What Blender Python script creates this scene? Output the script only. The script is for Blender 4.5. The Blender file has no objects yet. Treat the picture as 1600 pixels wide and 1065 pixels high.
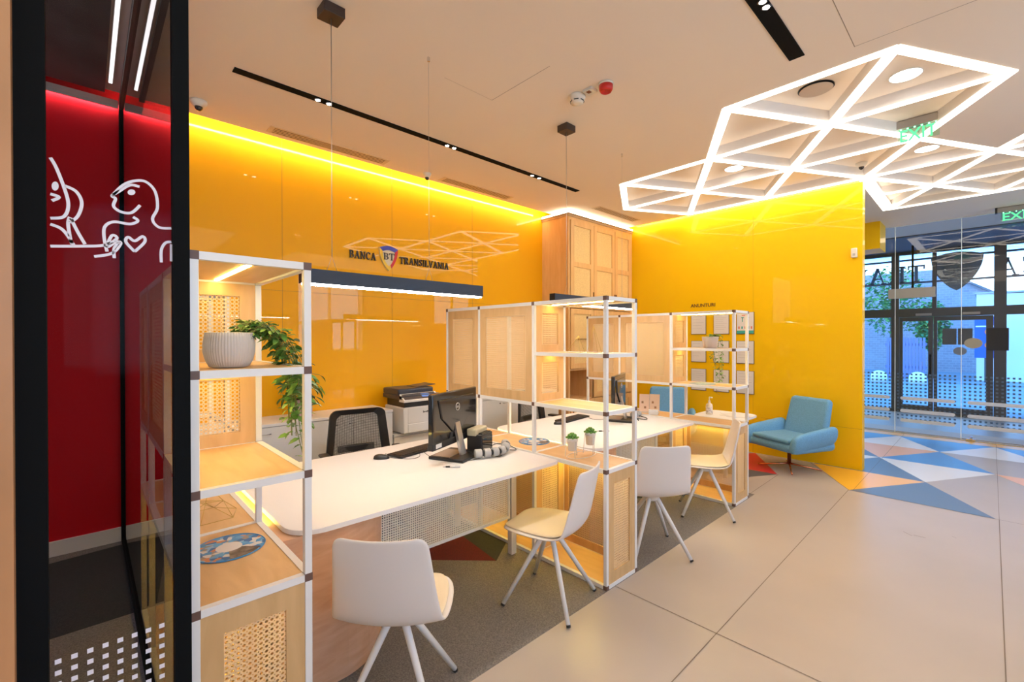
import bpy, bmesh, math, random
from math import sin, cos, pi, radians
from mathutils import Vector, Matrix
random.seed(7)
S = bpy.context.scene
COL = S.collection

# ------------------------------------------------------------------ camera
cam_d = bpy.data.cameras.new('camera')
cam_d.sensor_width = 36.0
cam_d.lens = 36.0 * 706.0557 / 1600.0
cam_d.clip_start = 0.02
cam_d.clip_end = 300
cam = bpy.data.objects.new('camera', cam_d)
COL.objects.link(cam)
YAW, PIT, ROL, HC = 0.8151, -0.0048, -0.0018, 1.6055
_F = Vector((-sin(YAW) * cos(PIT), cos(YAW) * cos(PIT), sin(PIT)))
_R = Vector((cos(YAW), sin(YAW), 0))
_U = _R.cross(_F)
_R2 = cos(ROL) * _R + sin(ROL) * _U
_U2 = -sin(ROL) * _R + cos(ROL) * _U
m = Matrix((_R2, _U2, -_F)).transposed().to_4x4()
m.translation = Vector((0, 0, HC))
cam.matrix_world = m
S.camera = cam

# ------------------------------------------------------------------ exposure, sky, daylight
S.view_settings.view_transform = 'Standard'
S.view_settings.look = 'None'
S.view_settings.exposure = 0.0
S.view_settings.gamma = 1.0
S.view_settings.use_curve_mapping = False
W = bpy.data.worlds.new('sky')
S.world = W
W.use_nodes = True
bg = W.node_tree.nodes['Background']
_wn, _wl = W.node_tree.nodes, W.node_tree.links
_tc = _wn.new('ShaderNodeTexCoord')
_sp = _wn.new('ShaderNodeSeparateXYZ')
_wl.new(_tc.outputs['Generated'], _sp.inputs[0])
_rp = _wn.new('ShaderNodeValToRGB')
_wl.new(_sp.outputs[2], _rp.inputs[0])
_rp.color_ramp.elements[0].position = 0.10
_rp.color_ramp.elements[0].color = (0.75, 0.90, 1.0, 1)
_rp.color_ramp.elements[1].position = 0.135
_rp.color_ramp.elements[1].color = (0.18, 0.50, 1.0, 1)
_wl.new(_rp.outputs[0], bg.inputs[0])
bg.inputs[1].default_value = 4.6


def area_light(name, loc, size, power, color, rot=(0, 0, 0), spread=None):
    l = bpy.data.lights.new(name, 'AREA')
    l.shape = 'RECTANGLE'
    l.size, l.size_y = size
    l.energy = power
    l.color = color
    if spread:
        l.spread = spread
    o = bpy.data.objects.new(name, l)
    o.location = loc
    o.rotation_euler = rot
    COL.objects.link(o)
    return o


def spot_light(name, loc, power, color, angle=70, r=0.03):
    l = bpy.data.lights.new(name, 'SPOT')
    l.energy = power
    l.color = color
    l.spot_size = radians(angle)
    l.spot_blend = 0.7
    l.shadow_soft_size = r
    o = bpy.data.objects.new(name, l)
    o.location = loc
    COL.objects.link(o)
    return o


WARM = (1.0, 0.80, 0.58)
# daylight arriving through the two shop windows behind the camera
area_light('window_daylight', (2.5, 4.75, 2.3), (2.0, 1.7), 16, (0.55, 0.76, 1.0), (0, radians(90), 0))
area_light('window_daylight', (2.5, 0.75, 2.1), (1.5, 1.8), 42, (0.60, 0.78, 1.0), (0, radians(90), 0))
# unseen area lamps without fixtures, added under the ceiling to fill the hall
area_light('hall_fill_light', (0.6, 0.2, 3.44), (2.4, 3.4), 38, (1.0, 0.76, 0.53))
area_light('vestibule_light', (-0.3, 10.9, 3.44), (3.0, 0.5), 22, (1.0, 0.74, 0.5))
area_light('hall_fill_light', (1.3, 5.2, 3.44), (1.6, 4.0), 30, (1.0, 0.80, 0.60))


# ------------------------------------------------------------------ materials
MATS = {}


def nmat(name):
    mt = bpy.data.materials.new(name)
    mt.use_nodes = True
    nt = mt.node_tree
    return mt, nt, nt.nodes['Principled BSDF'], nt.nodes, nt.links


def mat(name, col, rough=0.5, metal=0.0, spec=0.5, coat=0.0, noise=0.0, nscale=8.0, bump=0.0, bscale=60.0, emit=None, estr=0.0, stretch=None):
    if name in MATS:
        return MATS[name]
    mt, nt, b, N, L = nmat(name)
    b.inputs['Base Color'].default_value = (*col, 1)
    b.inputs['Roughness'].default_value = rough
    b.inputs['Metallic'].default_value = metal
    b.inputs['Specular IOR Level'].default_value = spec
    b.inputs['Coat Weight'].default_value = coat
    b.inputs['Coat Roughness'].default_value = 0.01
    if emit:
        b.inputs['Emission Color'].default_value = (*emit, 1)
        b.inputs['Emission Strength'].default_value = estr
    tc = N.new('ShaderNodeTexCoord')
    src = tc.outputs['Object']
    if stretch:
        mp = N.new('ShaderNodeMapping')
        mp.inputs['Scale'].default_value = stretch
        L.new(src, mp.inputs[0])
        src = mp.outputs[0]
    if noise:
        n = N.new('ShaderNodeTexNoise')
        n.inputs['Scale'].default_value = nscale
        n.inputs['Detail'].default_value = 6
        L.new(src, n.inputs['Vector'])
        r = N.new('ShaderNodeValToRGB')
        r.color_ramp.elements[0].position = 0.3
        r.color_ramp.elements[1].position = 0.7
        r.color_ramp.elements[0].color = tuple(max(0, c * (1 - noise)) for c in col) + (1,)
        r.color_ramp.elements[1].color = tuple(min(1, c * (1 + noise)) for c in col) + (1,)
        L.new(n.outputs['Fac'], r.inputs[0])
        L.new(r.outputs[0], b.inputs['Base Color'])
    if bump:
        n2 = N.new('ShaderNodeTexNoise')
        n2.inputs['Scale'].default_value = bscale
        n2.inputs['Detail'].default_value = 3
        L.new(src, n2.inputs['Vector'])
        bp_ = N.new('ShaderNodeBump')
        bp_.inputs['Strength'].default_value = bump
        bp_.inputs['Distance'].default_value = 0.004
        L.new(n2.outputs['Fac'], bp_.inputs['Height'])
        L.new(bp_.outputs[0], b.inputs['Normal'])
    MATS[name] = mt
    return mt


def emat(name, col, strength):
    if name in MATS:
        return MATS[name]
    mt = bpy.data.materials.new(name)
    mt.use_nodes = True
    nt = mt.node_tree
    nt.nodes.clear()
    e = nt.nodes.new('ShaderNodeEmission')
    e.inputs[0].default_value = (*col, 1)
    e.inputs[1].default_value = strength
    o = nt.nodes.new('ShaderNodeOutputMaterial')
    nt.links.new(e.outputs[0], o.inputs[0])
    MATS[name] = mt
    return mt


def glass_mat(name, tint, refl_ior=1.5, rough=0.0):
    """thin architectural glass: tinted see-through with fresnel mirror"""
    if name in MATS:
        return MATS[name]
    mt = bpy.data.materials.new(name)
    mt.use_nodes = True
    nt = mt.node_tree
    nt.nodes.clear()
    N, L = nt.nodes, nt.links
    t = N.new('ShaderNodeBsdfTransparent')
    t.inputs[0].default_value = (*tint, 1)
    g = N.new('ShaderNodeBsdfGlossy')
    g.inputs['Roughness'].default_value = rough
    f = N.new('ShaderNodeFresnel')
    f.inputs[0].default_value = refl_ior
    mx = N.new('ShaderNodeMixShader')
    o = N.new('ShaderNodeOutputMaterial')
    L.new(f.outputs[0], mx.inputs[0])
    L.new(t.outputs[0], mx.inputs[1])
    L.new(g.outputs[0], mx.inputs[2])
    L.new(mx.outputs[0], o.inputs[0])
    MATS[name] = mt
    return mt


def hole_mat(name, col, pitch, rad, rough=0.6, trans=0.0, cross=False):
    """sheet pierced by round holes in a grid (object coordinates, works on any axis-aligned sheet);
    cross=True adds the diagonal strands of woven cane"""
    if name in MATS:
        return MATS[name]
    mt, nt, b, N, L = nmat(name)
    b.inputs['Base Color'].default_value = (*col, 1)
    b.inputs['Roughness'].default_value = rough
    tc = N.new('ShaderNodeTexCoord')
    sep = N.new('ShaderNodeSeparateXYZ')
    L.new(tc.outputs['UV'], sep.inputs[0])

    def M(op, a, bb=None, c=None):
        n = N.new('ShaderNodeMath')
        n.operation = op
        for i, v in enumerate((a, bb, c)):
            if v is None:
                continue
            if isinstance(v, (int, float)):
                n.inputs[i].default_value = v
            else:
                L.new(v, n.inputs[i])
        return n.outputs[0]

    def grid(offx, offy, r):
        u = M('SUBTRACT', M('FRACT', M('ADD', M('DIVIDE', sep.outputs[0], pitch), offx)), 0.5)
        v = M('SUBTRACT', M('FRACT', M('ADD', M('DIVIDE', sep.outputs[1], pitch), offy)), 0.5)
        d = M('SQRT', M('ADD', M('MULTIPLY', u, u), M('MULTIPLY', v, v)))
        return M('LESS_THAN', d, r)
    hole = grid(0, 0, rad)
    if cross:
        h2 = grid(0.5, 0.5, rad * 0.5)
        hole = M('MAXIMUM', hole, h2)
        n = N.new('ShaderNodeTexNoise')
        n.inputs['Scale'].default_value = 90
        L.new(tc.outputs['UV'], n.inputs['Vector'])
        r = N.new('ShaderNodeValToRGB')
        r.color_ramp.elements[0].color = tuple(c * 0.8 for c in col) + (1,)
        r.color_ramp.elements[1].color = tuple(min(1, c * 1.1) for c in col) + (1,)
        L.new(n.outputs['Fac'], r.inputs[0])
        L.new(r.outputs[0], b.inputs['Base Color'])
    body = b.outputs[0]
    if trans:
        tl = N.new('ShaderNodeBsdfTranslucent')
        tl.inputs[0].default_value = (*col, 1)
        m0 = N.new('ShaderNodeMixShader')
        m0.inputs[0].default_value = trans
        L.new(body, m0.inputs[1])
        L.new(tl.outputs[0], m0.inputs[2])
        body = m0.outputs[0]
    t = N.new('ShaderNodeBsdfTransparent')
    mx = N.new('ShaderNodeMixShader')
    L.new(hole, mx.inputs[0])
    L.new(body, mx.inputs[1])
    L.new(t.outputs[0], mx.inputs[2])
    L.new(mx.outputs[0], N['Material Output'].inputs[0])
    MATS[name] = mt
    return mt


def wood_mat(name, c1, c2, rough=0.45, axis=(1, 1, 1)):
    if name in MATS:
        return MATS[name]
    mt, nt, b, N, L = nmat(name)
    b.inputs['Roughness'].default_value = rough
    tc = N.new('ShaderNodeTexCoord')
    mp = N.new('ShaderNodeMapping')
    mp.inputs['Scale'].default_value = axis
    L.new(tc.outputs['Object'], mp.inputs[0])
    n = N.new('ShaderNodeTexNoise')
    n.inputs['Scale'].default_value = 3.0
    n.inputs['Detail'].default_value = 8
    n.inputs['Distortion'].default_value = 0.6
    L.new(mp.outputs[0], n.inputs['Vector'])
    r = N.new('ShaderNodeValToRGB')
    r.color_ramp.elements[0].position = 0.32
    r.color_ramp.elements[1].position = 0.68
    r.color_ramp.elements[0].color = (*c1, 1)
    r.color_ramp.elements[1].color = (*c2, 1)
    L.new(n.outputs['Fac'], r.inputs[0])
    L.new(r.outputs[0], b.inputs['Base Color'])
    MATS[name] = mt
    return mt


YEL = mat('yellow_glass_panel', (0.93, 0.43, 0.001), 0.5, coat=0.6, spec=0.15)
YELB = mat('yellow_wall', (0.95, 0.56, 0.002), 0.5, coat=0.22, spec=0.15)
RED = mat('red_wall', (0.60, 0.004, 0.014), 0.5, spec=0.2)
CEIL = mat('ceiling_paint', (0.88, 0.76, 0.64), 0.8)
TILE = mat('floor_tile', (0.47, 0.40, 0.335), 0.34, noise=0.05, nscale=1.3, spec=0.4)
JOINT = mat('tile_joint', (0.22, 0.17, 0.13), 0.8)
T_BLUE = mat('tile_blue', (0.09, 0.27, 0.62), 0.3)
T_SLATE = mat('tile_slate', (0.13, 0.18, 0.26), 0.35)
T_WHITE = mat('tile_white', (0.80, 0.77, 0.74), 0.3)
T_PEACH = mat('tile_peach', (0.88, 0.45, 0.17), 0.3)
T_ORANGE = mat('tile_orange', (0.92, 0.47, 0.04), 0.3)
T_RED = mat('tile_red', (0.55, 0.012, 0.03), 0.4)
T_DARK = mat('tile_dark', (0.10, 0.09, 0.09), 0.5)
CARPET = mat('carpet_grey', (0.20, 0.18, 0.16), 0.95, noise=0.35, nscale=130, bump=0.7, bscale=260)
CARPET_D = mat('carpet_dark', (0.03, 0.033, 0.03), 0.95, noise=0.3, nscale=130)
CARPET_R = mat('carpet_red', (0.10, 0.004, 0.009), 0.95, noise=0.3, nscale=130)
WHITE = mat('white_metal', (0.83, 0.81, 0.77), 0.35)
CONN = mat('brown_connector', (0.14, 0.075, 0.055), 0.5)
WOOD = wood_mat('oak_board', (0.70, 0.43, 0.19), (0.80, 0.52, 0.25), 0.42, (1.2, 6, 6))
WOODV = wood_mat('oak_frame', (0.62, 0.38, 0.16), (0.72, 0.46, 0.21), 0.45, (6, 6, 1.2))
WOODP = wood_mat('oak_curved', (0.60, 0.33, 0.19), (0.70, 0.42, 0.26), 0.5, (2.0, 2.0, 9))
WOODCAB = wood_mat('cabinet_oak', (0.78, 0.46, 0.18), (0.86, 0.54, 0.24), 0.4, (6, 6, 1.0))
CANE = hole_mat('woven_cane', (0.90, 0.70, 0.42), 0.0168, 0.31, 0.6, 0.22, True)
CANEC = mat('cane_backed', (0.90, 0.62, 0.27), 0.5, noise=0.18, nscale=60, bump=0.5, bscale=120, stretch=(1, 1, 3))
PERF = hole_mat('perforated_steel', (0.86, 0.78, 0.60), 0.0145, 0.30, 0.45)
DESKW = mat('desk_white', (0.88, 0.86, 0.83), 0.28)
SHELLW = mat('chair_shell', (0.80, 0.74, 0.68), 0.38)
PAD = mat('seat_pad', (0.78, 0.66, 0.46), 0.75, bump=0.2, bscale=300)
BLACK = mat('black_plastic', (0.014, 0.014, 0.015), 0.4)
BLACKG = mat('gloss_black', (0.010, 0.010, 0.012), 0.08, coat=0.2)
BLACKM = mat('black_metal', (0.005, 0.006, 0.007), 0.8, spec=0.1)
NAVY = mat('lamp_navy', (0.022, 0.032, 0.055), 0.45)
DARKG = mat('dark_grey', (0.05, 0.05, 0.055), 0.5)
GREYP = mat('grey_plastic', (0.45, 0.44, 0.43), 0.4)
SILV = mat('silver', (0.62, 0.62, 0.62), 0.28, metal=0.9)
CHROME = mat('chrome', (0.75, 0.75, 0.75), 0.12, metal=1.0)
COPPER = mat('copper', (0.75, 0.30, 0.16), 0.22, metal=1.0)
CABW = mat('white_laminate', (0.72, 0.70, 0.67), 0.4)
BLUEF = mat('blue_wool', (0.15, 0.37, 0.60), 0.9, noise=0.12, nscale=90, bump=0.3, bscale=300)
BLUEFC = mat('blue_wool_cushion', (0.13, 0.33, 0.54), 0.9, noise=0.12, nscale=90, bump=0.3, bscale=300)
LEAF = mat('leaf_green', (0.075, 0.20, 0.03), 0.45, noise=0.5, nscale=25)
LEAF2 = mat('leaf_dark', (0.05, 0.15, 0.035), 0.45, noise=0.4, nscale=25)
LEAF3 = mat('leaf_bright', (0.17, 0.34, 0.06), 0.5, noise=0.3, nscale=30)
SUCC = mat('succulent_green', (0.22, 0.48, 0.10), 0.5)
STEM = mat('stem', (0.20, 0.22, 0.06), 0.6)
POT = mat('ribbed_pot', (0.56, 0.52, 0.48), 0.55)
POTW = mat('white_pot', (0.80, 0.77, 0.70), 0.5)
POTP = mat('mauve_pot', (0.42, 0.28, 0.30), 0.5)
SOIL = mat('soil', (0.05, 0.03, 0.02), 0.95)
PAPER = mat('paper', (0.78, 0.74, 0.68), 0.7)
INK = mat('ink', (0.02, 0.018, 0.016), 0.5)
INKG = mat('ink_grey', (0.50, 0.46, 0.42), 0.6)
WIREG = mat('gold_wire', (0.60, 0.42, 0.12), 0.3, metal=0.9)
WIREW = mat('white_wire', (0.85, 0.80, 0.72), 0.4)
PRW = mat('printer_white', (0.78, 0.75, 0.70), 0.4)
PRD = mat('printer_navy', (0.03, 0.036, 0.055), 0.35)
SCRB = mat('screen_blue', (0.05, 0.15, 0.4), 0.2, emit=(0.1, 0.3, 0.8), estr=0.5)
REDP = mat('red_plastic', (0.60, 0.02, 0.015), 0.35)
DEVW = mat('device_white', (0.78, 0.72, 0.62), 0.45)
FRAME = mat('door_frame_grey', (0.075, 0.085, 0.10), 0.4)
GROUT = mat('panel_seam', (0.45, 0.20, 0.005), 0.5)
E_HEX = emat('led_white', (1.0, 0.88, 0.72), 7.5)
E_PEND = emat('pendant_led', (1.0, 0.93, 0.85), 58.0)
E_SPOT = emat('spot_led', (1.0, 0.96, 0.92), 30.0)
E_WARM = emat('led_warm', (1.0, 0.78, 0.42), 22.0)
E_COVE = emat('cove_led', (1.0, 0.82, 0.48), 75.0)
E_SHELF = emat('shelf_led', (1.0, 0.74, 0.22), 56.0)
E_EDGE = emat('under_led', (1.0, 0.78, 0.17), 75.0)
E_GREEN = emat('exit_green', (0.12, 0.85, 0.32), 1.6)
E_DOWN = emat('downlight', (1.0, 0.95, 0.88), 10.0)
GL_CLEAR = glass_mat('clear_glass', (0.93, 0.97, 0.99), 1.5)
GL_SMOKE = glass_mat('smoked_glass', (0.64, 0.62, 0.64), 1.09)
GL_SIDE = glass_mat('side_glass', (0.62, 0.64, 0.66), 1.5)
GL_WIN = glass_mat('window_glass', (0.80, 0.92, 1.0), 1.45)
FILM = mat('white_film', (0.78, 0.80, 0.84), 0.5)
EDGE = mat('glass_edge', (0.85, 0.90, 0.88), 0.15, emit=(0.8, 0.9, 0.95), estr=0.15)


# ------------------------------------------------------------------ mesh helpers
class MB:
    def __init__(self):
        self.bm = bmesh.new()
        self.uv = None

    def box(self, x0, x1, y0, y1, z0, z1, mi=0, bev=0.0, seg=2):
        r = bmesh.ops.create_cube(self.bm, size=1)
        vs = r['verts']
        for v in vs:
            v.co = Vector(((x0 + x1) / 2 + v.co.x * (x1 - x0), (y0 + y1) / 2 + v.co.y * (y1 - y0), (z0 + z1) / 2 + v.co.z * (z1 - z0)))
        fs = set(f for v in vs for f in v.link_faces)
        for f in fs:
            f.material_index = mi
        if bev:
            es = set(e for v in vs for e in v.link_edges)
            r2 = bmesh.ops.bevel(self.bm, geom=list(es), offset=bev, segments=seg, affect='EDGES', profile=0.5)
            for f in r2['faces']:
                f.material_index = mi
                f.smooth = True
        return self

    def obox(self, c, sx, sy, sz, rot, mi=0, bev=0.0):
        n0 = len(self.bm.verts)
        t = MB()
        t.box(-sx / 2, sx / 2, -sy / 2, sy / 2, -sz / 2, sz / 2, mi, bev)
        t.bm.transform(Matrix.Translation(Vector(c)) @ rot.to_4x4())
        self.merge(t)
        return self

    def merge(self, other):
        me = bpy.data.meshes.new('tmp')
        other.bm.to_mesh(me)
        other.bm.free()
        self.bm.from_mesh(me)
        bpy.data.meshes.remove(me)
        return self

    def xf(self, M_):
        self.bm.transform(M_)
        return self

    def poly(self, pts, mi=0):
        vs = [self.bm.verts.new(p) for p in pts]
        f = self.bm.faces.new(vs)
        f.material_index = mi
        return f

    def prism(self, pts, d, mi=0, bev=0.0):
        """extrude a polygon (list of 3d points) along vector d"""
        d = Vector(d)
        a = [self.bm.verts.new(p) for p in pts]
        b = [self.bm.verts.new(Vector(p) + d) for p in pts]
        fs = []
        n = len(pts)
        fs.append(self.bm.faces.new(a[::-1]))
        fs.append(self.bm.faces.new(b))
        for i in range(n):
            fs.append(self.bm.faces.new((a[i], a[(i + 1) % n], b[(i + 1) % n], b[i])))
        for f in fs:
            f.material_index = mi
        if bev:
            es = [e for e in set(e for v in a + b for e in v.link_edges)]
            hor = [e for e in es if (e.verts[0] in a) == (e.verts[1] in a)]
            bmesh.ops.bevel(self.bm, geom=hor, offset=bev, segments=2, affect='EDGES', profile=0.5)
        return self

    def tube(self, pts, r, seg=8, mi=0, cap=True, smooth=True, closed=False):
        pts = [Vector(p) for p in pts]
        n = len(pts)
        rs = r if isinstance(r, (list, tuple)) else [r] * n
        rings = []
        prev = None
        for i, p in enumerate(pts):
            if closed:
                t = (pts[(i + 1) % n] - pts[i - 1]).normalized()
            elif i == 0:
                t = (pts[1] - p).normalized()
            elif i == n - 1:
                t = (p - pts[-2]).normalized()
            else:
                t = ((pts[i + 1] - p).normalized() + (p - pts[i - 1]).normalized()).normalized()
            if prev is None:
                a = Vector((0, 0, 1)) if abs(t.z) < 0.9 else Vector((1, 0, 0))
                u = t.cross(a).normalized()
            else:
                u = (prev - t * prev.dot(t)).normalized()
            prev = u
            w = t.cross(u)
            rings.append([self.bm.verts.new(p + (u * cos(2 * pi * k / seg) + w * sin(2 * pi * k / seg)) * rs[i]) for k in range(seg)])
        rng = range(n) if closed else range(n - 1)
        for i in rng:
            A, B = rings[i], rings[(i + 1) % n]
            for k in range(seg):
                f = self.bm.faces.new((A[k], A[(k + 1) % seg], B[(k + 1) % seg], B[k]))
                f.smooth = smooth
                f.material_index = mi
        if cap and not closed:
            for R_ in (rings[0][::-1], rings[-1]):
                f = self.bm.faces.new(R_)
                f.material_index = mi
        return self

    def lathe(self, prof, seg=32, mi=0, c=(0, 0, 0), ribs=0, ramp=0.0, smooth=True):
        rings = []
        for (r, z) in prof:
            ring = []
            for k in range(seg):
                a = 2 * pi * k / seg
                rr = r
                if ribs and r > 0.03:
                    rr = r * (1 + ramp * cos(ribs * a))
                ring.append(self.bm.verts.new((c[0] + rr * cos(a), c[1] + rr * sin(a), c[2] + z)))
            rings.append(ring)
        for i in range(len(prof) - 1):
            A, B = rings[i], rings[i + 1]
            for k in range(seg):
                f = self.bm.faces.new((A[k], A[(k + 1) % seg], B[(k + 1) % seg], B[k]))
                f.smooth = smooth
                f.material_index = mi
        for R_, rv in ((rings[0], True), (rings[-1], False)):
            f = self.bm.faces.new(R_[::-1] if rv else R_)
            f.material_index = mi
        return self

    def surf(self, rows, mi=0, smooth=True):
        """grid of points -> quads"""
        g = [[self.bm.verts.new(p) for p in row] for row in rows]
        for i in range(len(g) - 1):
            for j in range(len(g[0]) - 1):
                f = self.bm.faces.new((g[i][j], g[i][j + 1], g[i + 1][j + 1], g[i + 1][j]))
                f.smooth = smooth
                f.material_index = mi
        return self

    def uvsheet(self, axis, c, u0, u1, v0, v1, mi=0, thick=0.004):
        """thin sheet: real size uv on the two faces. axis: normal axis 'x' or 'y'"""
        uvl = self.bm.loops.layers.uv.verify()
        for s in (-1, 1):
            if axis == 'x':
                P_ = [(c + s * thick / 2, u0, v0), (c + s * thick / 2, u1, v0), (c + s * thick / 2, u1, v1), (c + s * thick / 2, u0, v1)]
            else:
                P_ = [(u0, c + s * thick / 2, v0), (u1, c + s * thick / 2, v0), (u1, c + s * thick / 2, v1), (u0, c + s * thick / 2, v1)]
            f = self.poly(P_, mi)
            for l, q in zip(f.loops, ((u0, v0), (u1, v0), (u1, v1), (u0, v1))):
                l[uvl].uv = (q[0] - u0, q[1] - v0)
        return self


def build(name, mb, mats, parent=None, mods=None, solid=None, sub=0, loc=None, label=None, fixn=True):
    if fixn:
        bmesh.ops.recalc_face_normals(mb.bm, faces=mb.bm.faces[:])
    me = bpy.data.meshes.new(name)
    mb.bm.to_mesh(me)
    mb.bm.free()
    if not isinstance(mats, (list, tuple)):
        mats = [mats]
    for x in mats:
        me.materials.append(x)
    o = bpy.data.objects.new(name, me)
    COL.objects.link(o)
    if parent:
        o.parent = parent
    if loc:
        o.location = loc
    if solid:
        md = o.modifiers.new('solid', 'SOLIDIFY')
        md.thickness = solid
        md.offset = 0
    if sub:
        md = o.modifiers.new('sub', 'SUBSURF')
        md.levels = md.render_levels = sub
    if label:
        o['label'] = label
    return o


def struct(name, mb, mats, parent=None, **k):
    o = build(name, mb, mats, parent, **k)
    if not parent:
        o['kind'] = 'structure'
    return o


def thing(name, label, cat, loc=(0, 0, 0), rz=0.0, group=None):
    o = bpy.data.objects.new(name, None)
    o.empty_display_size = 0.05
    COL.objects.link(o)
    o.location = loc
    o.rotation_euler = (0, 0, rz)
    o['label'] = label
    o['category'] = cat
    if group:
        o['group'] = group
    return o


def tag(o, label, cat, group=None):
    o['label'] = label
    o['category'] = cat
    if group:
        o['group'] = group
    return o


def kids(o):
    return [c for c in ALLKIDS.get(o.name, [])]


def dup(root, loc, rz, label, group=None):
    """copy a thing with its parts and sub-parts"""
    r = root.copy()
    COL.objects.link(r)
    r.location = loc
    r.rotation_euler = (0, 0, rz)
    r['label'] = label
    if group:
        r['group'] = group
    for ch in [c for c in bpy.data.objects if c.parent == root]:
        c2 = ch.copy()
        COL.objects.link(c2)
        c2.parent = r
        for g in [c for c in bpy.data.objects if c.parent == ch]:
            g2 = g.copy()
            COL.objects.link(g2)
            g2.parent = c2
    return r


# ------------------------------------------------------------------ room shell
XA = -4.761      # yellow / red long wall
YB = 6.83        # yellow short wall
XBE = -1.071     # its free end
ZC = 3.5
XR = 2.6
YN = -4.0
YG = 10.02       # frameless entrance glass
YF = 13.0        # outer door front
XE = -1.6856     # front ends of the shelf units / carpet edge

# floor: tiles, joints, coloured triangles in one mesh
fl = MB()
fl.box(XA - 0.1, XR + 0.1, YN - 0.1, YF + 0.1, -0.06, 0.0, 0)
MI = {'w': 1, 'b': 2, 's': 3, 'p': 4, 'o': 5, 'r': 6, 'd': 7, 'j': 8}


def V(r, i):
    """triangle pattern lattice: rows at y, i steps of 1.07 from x=-1.034 (odd rows half shifted)"""
    ys = [5.86, 6.80, 7.78, 8.75, 9.70]
    x = -1.035 + 1.068 * i + (0.534 if r % 2 else 0)
    return (x, ys[r], 0.0012)


def tri(pts, k):
    a, b, c = [Vector((p[0], p[1], 0.0012)) for p in pts]
    if (b - a).cross(c - a).z < 0:
        b, c = c, b
    fl.poly([a, b, c], MI[k])


for pts, k in (
    ((V(0, 0), V(1, 0), V(1, -1)), 'o'), ((V(0, 0), V(1, 0), V(0, 1)), 's'),
    ((V(2, 0), V(1, 0), V(1, -1)), 's'), ((V(2, 0), V(1, 0), V(2, 1)), 'w'),
    ((V(2, 0), V(3, 0), V(2, 1)), 'b'), ((V(3, 0), V(4, 1), V(3, 1)), 'w'),
    ((V(4, 0), V(3, 0), V(4, 1)), 'b'), ((V(4, 0), V(3, 0), V(3, -1)), 'w'),
    ((V(3, -1), V(3, 0), V(2, 0)), 'p'), ((V(4, 1), V(4, 2), V(3, 1)), 'b'),
    ((V(2, 1), V(2, 2), V(1, 1)), 'p'), ((V(2, 2), V(1, 1), V(1, 2)), 's'),
    ((V(2, 0), V(2, -1), V(1, -1)), 'w'), ((V(3, -1), V(2, -1), V(2, 0)), 's'),
    ((V(4, 0), V(3, -1), V(4, -1)), 'b'), ((V(3, -1), V(2, -1), V(3, -2)), 'w'),
    ((V(3, 1), V(4, 2), V(3, 2)), 'w'), ((V(3, 1), V(3, 2), V(2, 2)), 'b'),
    (((-1.73, 5.93), (-2.27, 6.82), (-2.85, 5.84)), 'r'),
    (((-1.73, 5.93), (-2.85, 5.84), (-2.25, 5.0)), 'd'),
):
    tri(pts, k)
fl.poly([(-3.2, 9.72, 0.0012), (XR, 9.72, 0.0012), (XR, YG - 0.02, 0.0012), (-3.2, YG - 0.02, 0.0012)], MI['o'])


def joint(x0, y0, x1, y1, w=0.005):
    d = Vector((x1 - x0, y1 - y0, 0)).normalized()
    n = Vector((-d.y, d.x, 0)) * w / 2
    a, b = Vector((x0, y0, 0.0016)), Vector((x1, y1, 0.0016))
    fl.poly([a - n, b - n, b + n, a + n], MI['j'])


for x in (-1.0, 0.05, 1.1, 2.15):
    joint(x, YN, x if x > -0.9 else -1.035, 5.86)
    joint(x, 5.86, x, YG - 0.1, 0.003)
for y in (-0.9, 2.49, 5.86):
    joint(-1.68 if y < 5 else -1.03, y, XR, y)
joint(-1.03, 5.86, -1.60, 6.80)
joint(-1.72, 5.93, -1.70, 4.2)
for q in ((-0.50, 4.93, -0.44, 4.87, 0.004), (-0.43, 4.90, -0.36, 4.90, 0.006), (-0.22, 5.10, -0.19, 5.07, 0.003)):
    joint(*q)
struct('floor', fl, [TILE, T_WHITE, T_BLUE, T_SLATE, T_PEACH, T_ORANGE, T_RED, T_DARK, JOINT], fixn=False)

# carpet under the desks and in the glazed room
cp = MB()
cp.box(XA, XE + 0.015, -2.0, 5.0, 0.0, 0.002, 0)
cpm = 0.0028
for pts, k in ((((-2.45, 2.15), (-3.35, 2.28), (-3.05, 1.55)), 2), (((-2.45, 2.15), (-3.35, 2.28), (-2.92, 2.85)), 1),
               (((-4.6, -0.35), (-3.45, -0.22), (-3.45, 0.3)), 1), (((-4.6, -0.35), (-4.7, 0.5), (-3.45, 0.3)), 1),
               (((-3.1, 4.4), (-2.2, 4.4), (-2.7, 3.6)), 1)):
    a, b, c = [Vector((p[0], p[1], cpm)) for p in pts]
    if (b - a).cross(c - a).z < 0:
        b, c = c, b
    cp.poly([a, b, c], k)
struct('floor_carpet', cp, [CARPET, CARPET_D, CARPET_R], fixn=False)

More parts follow.
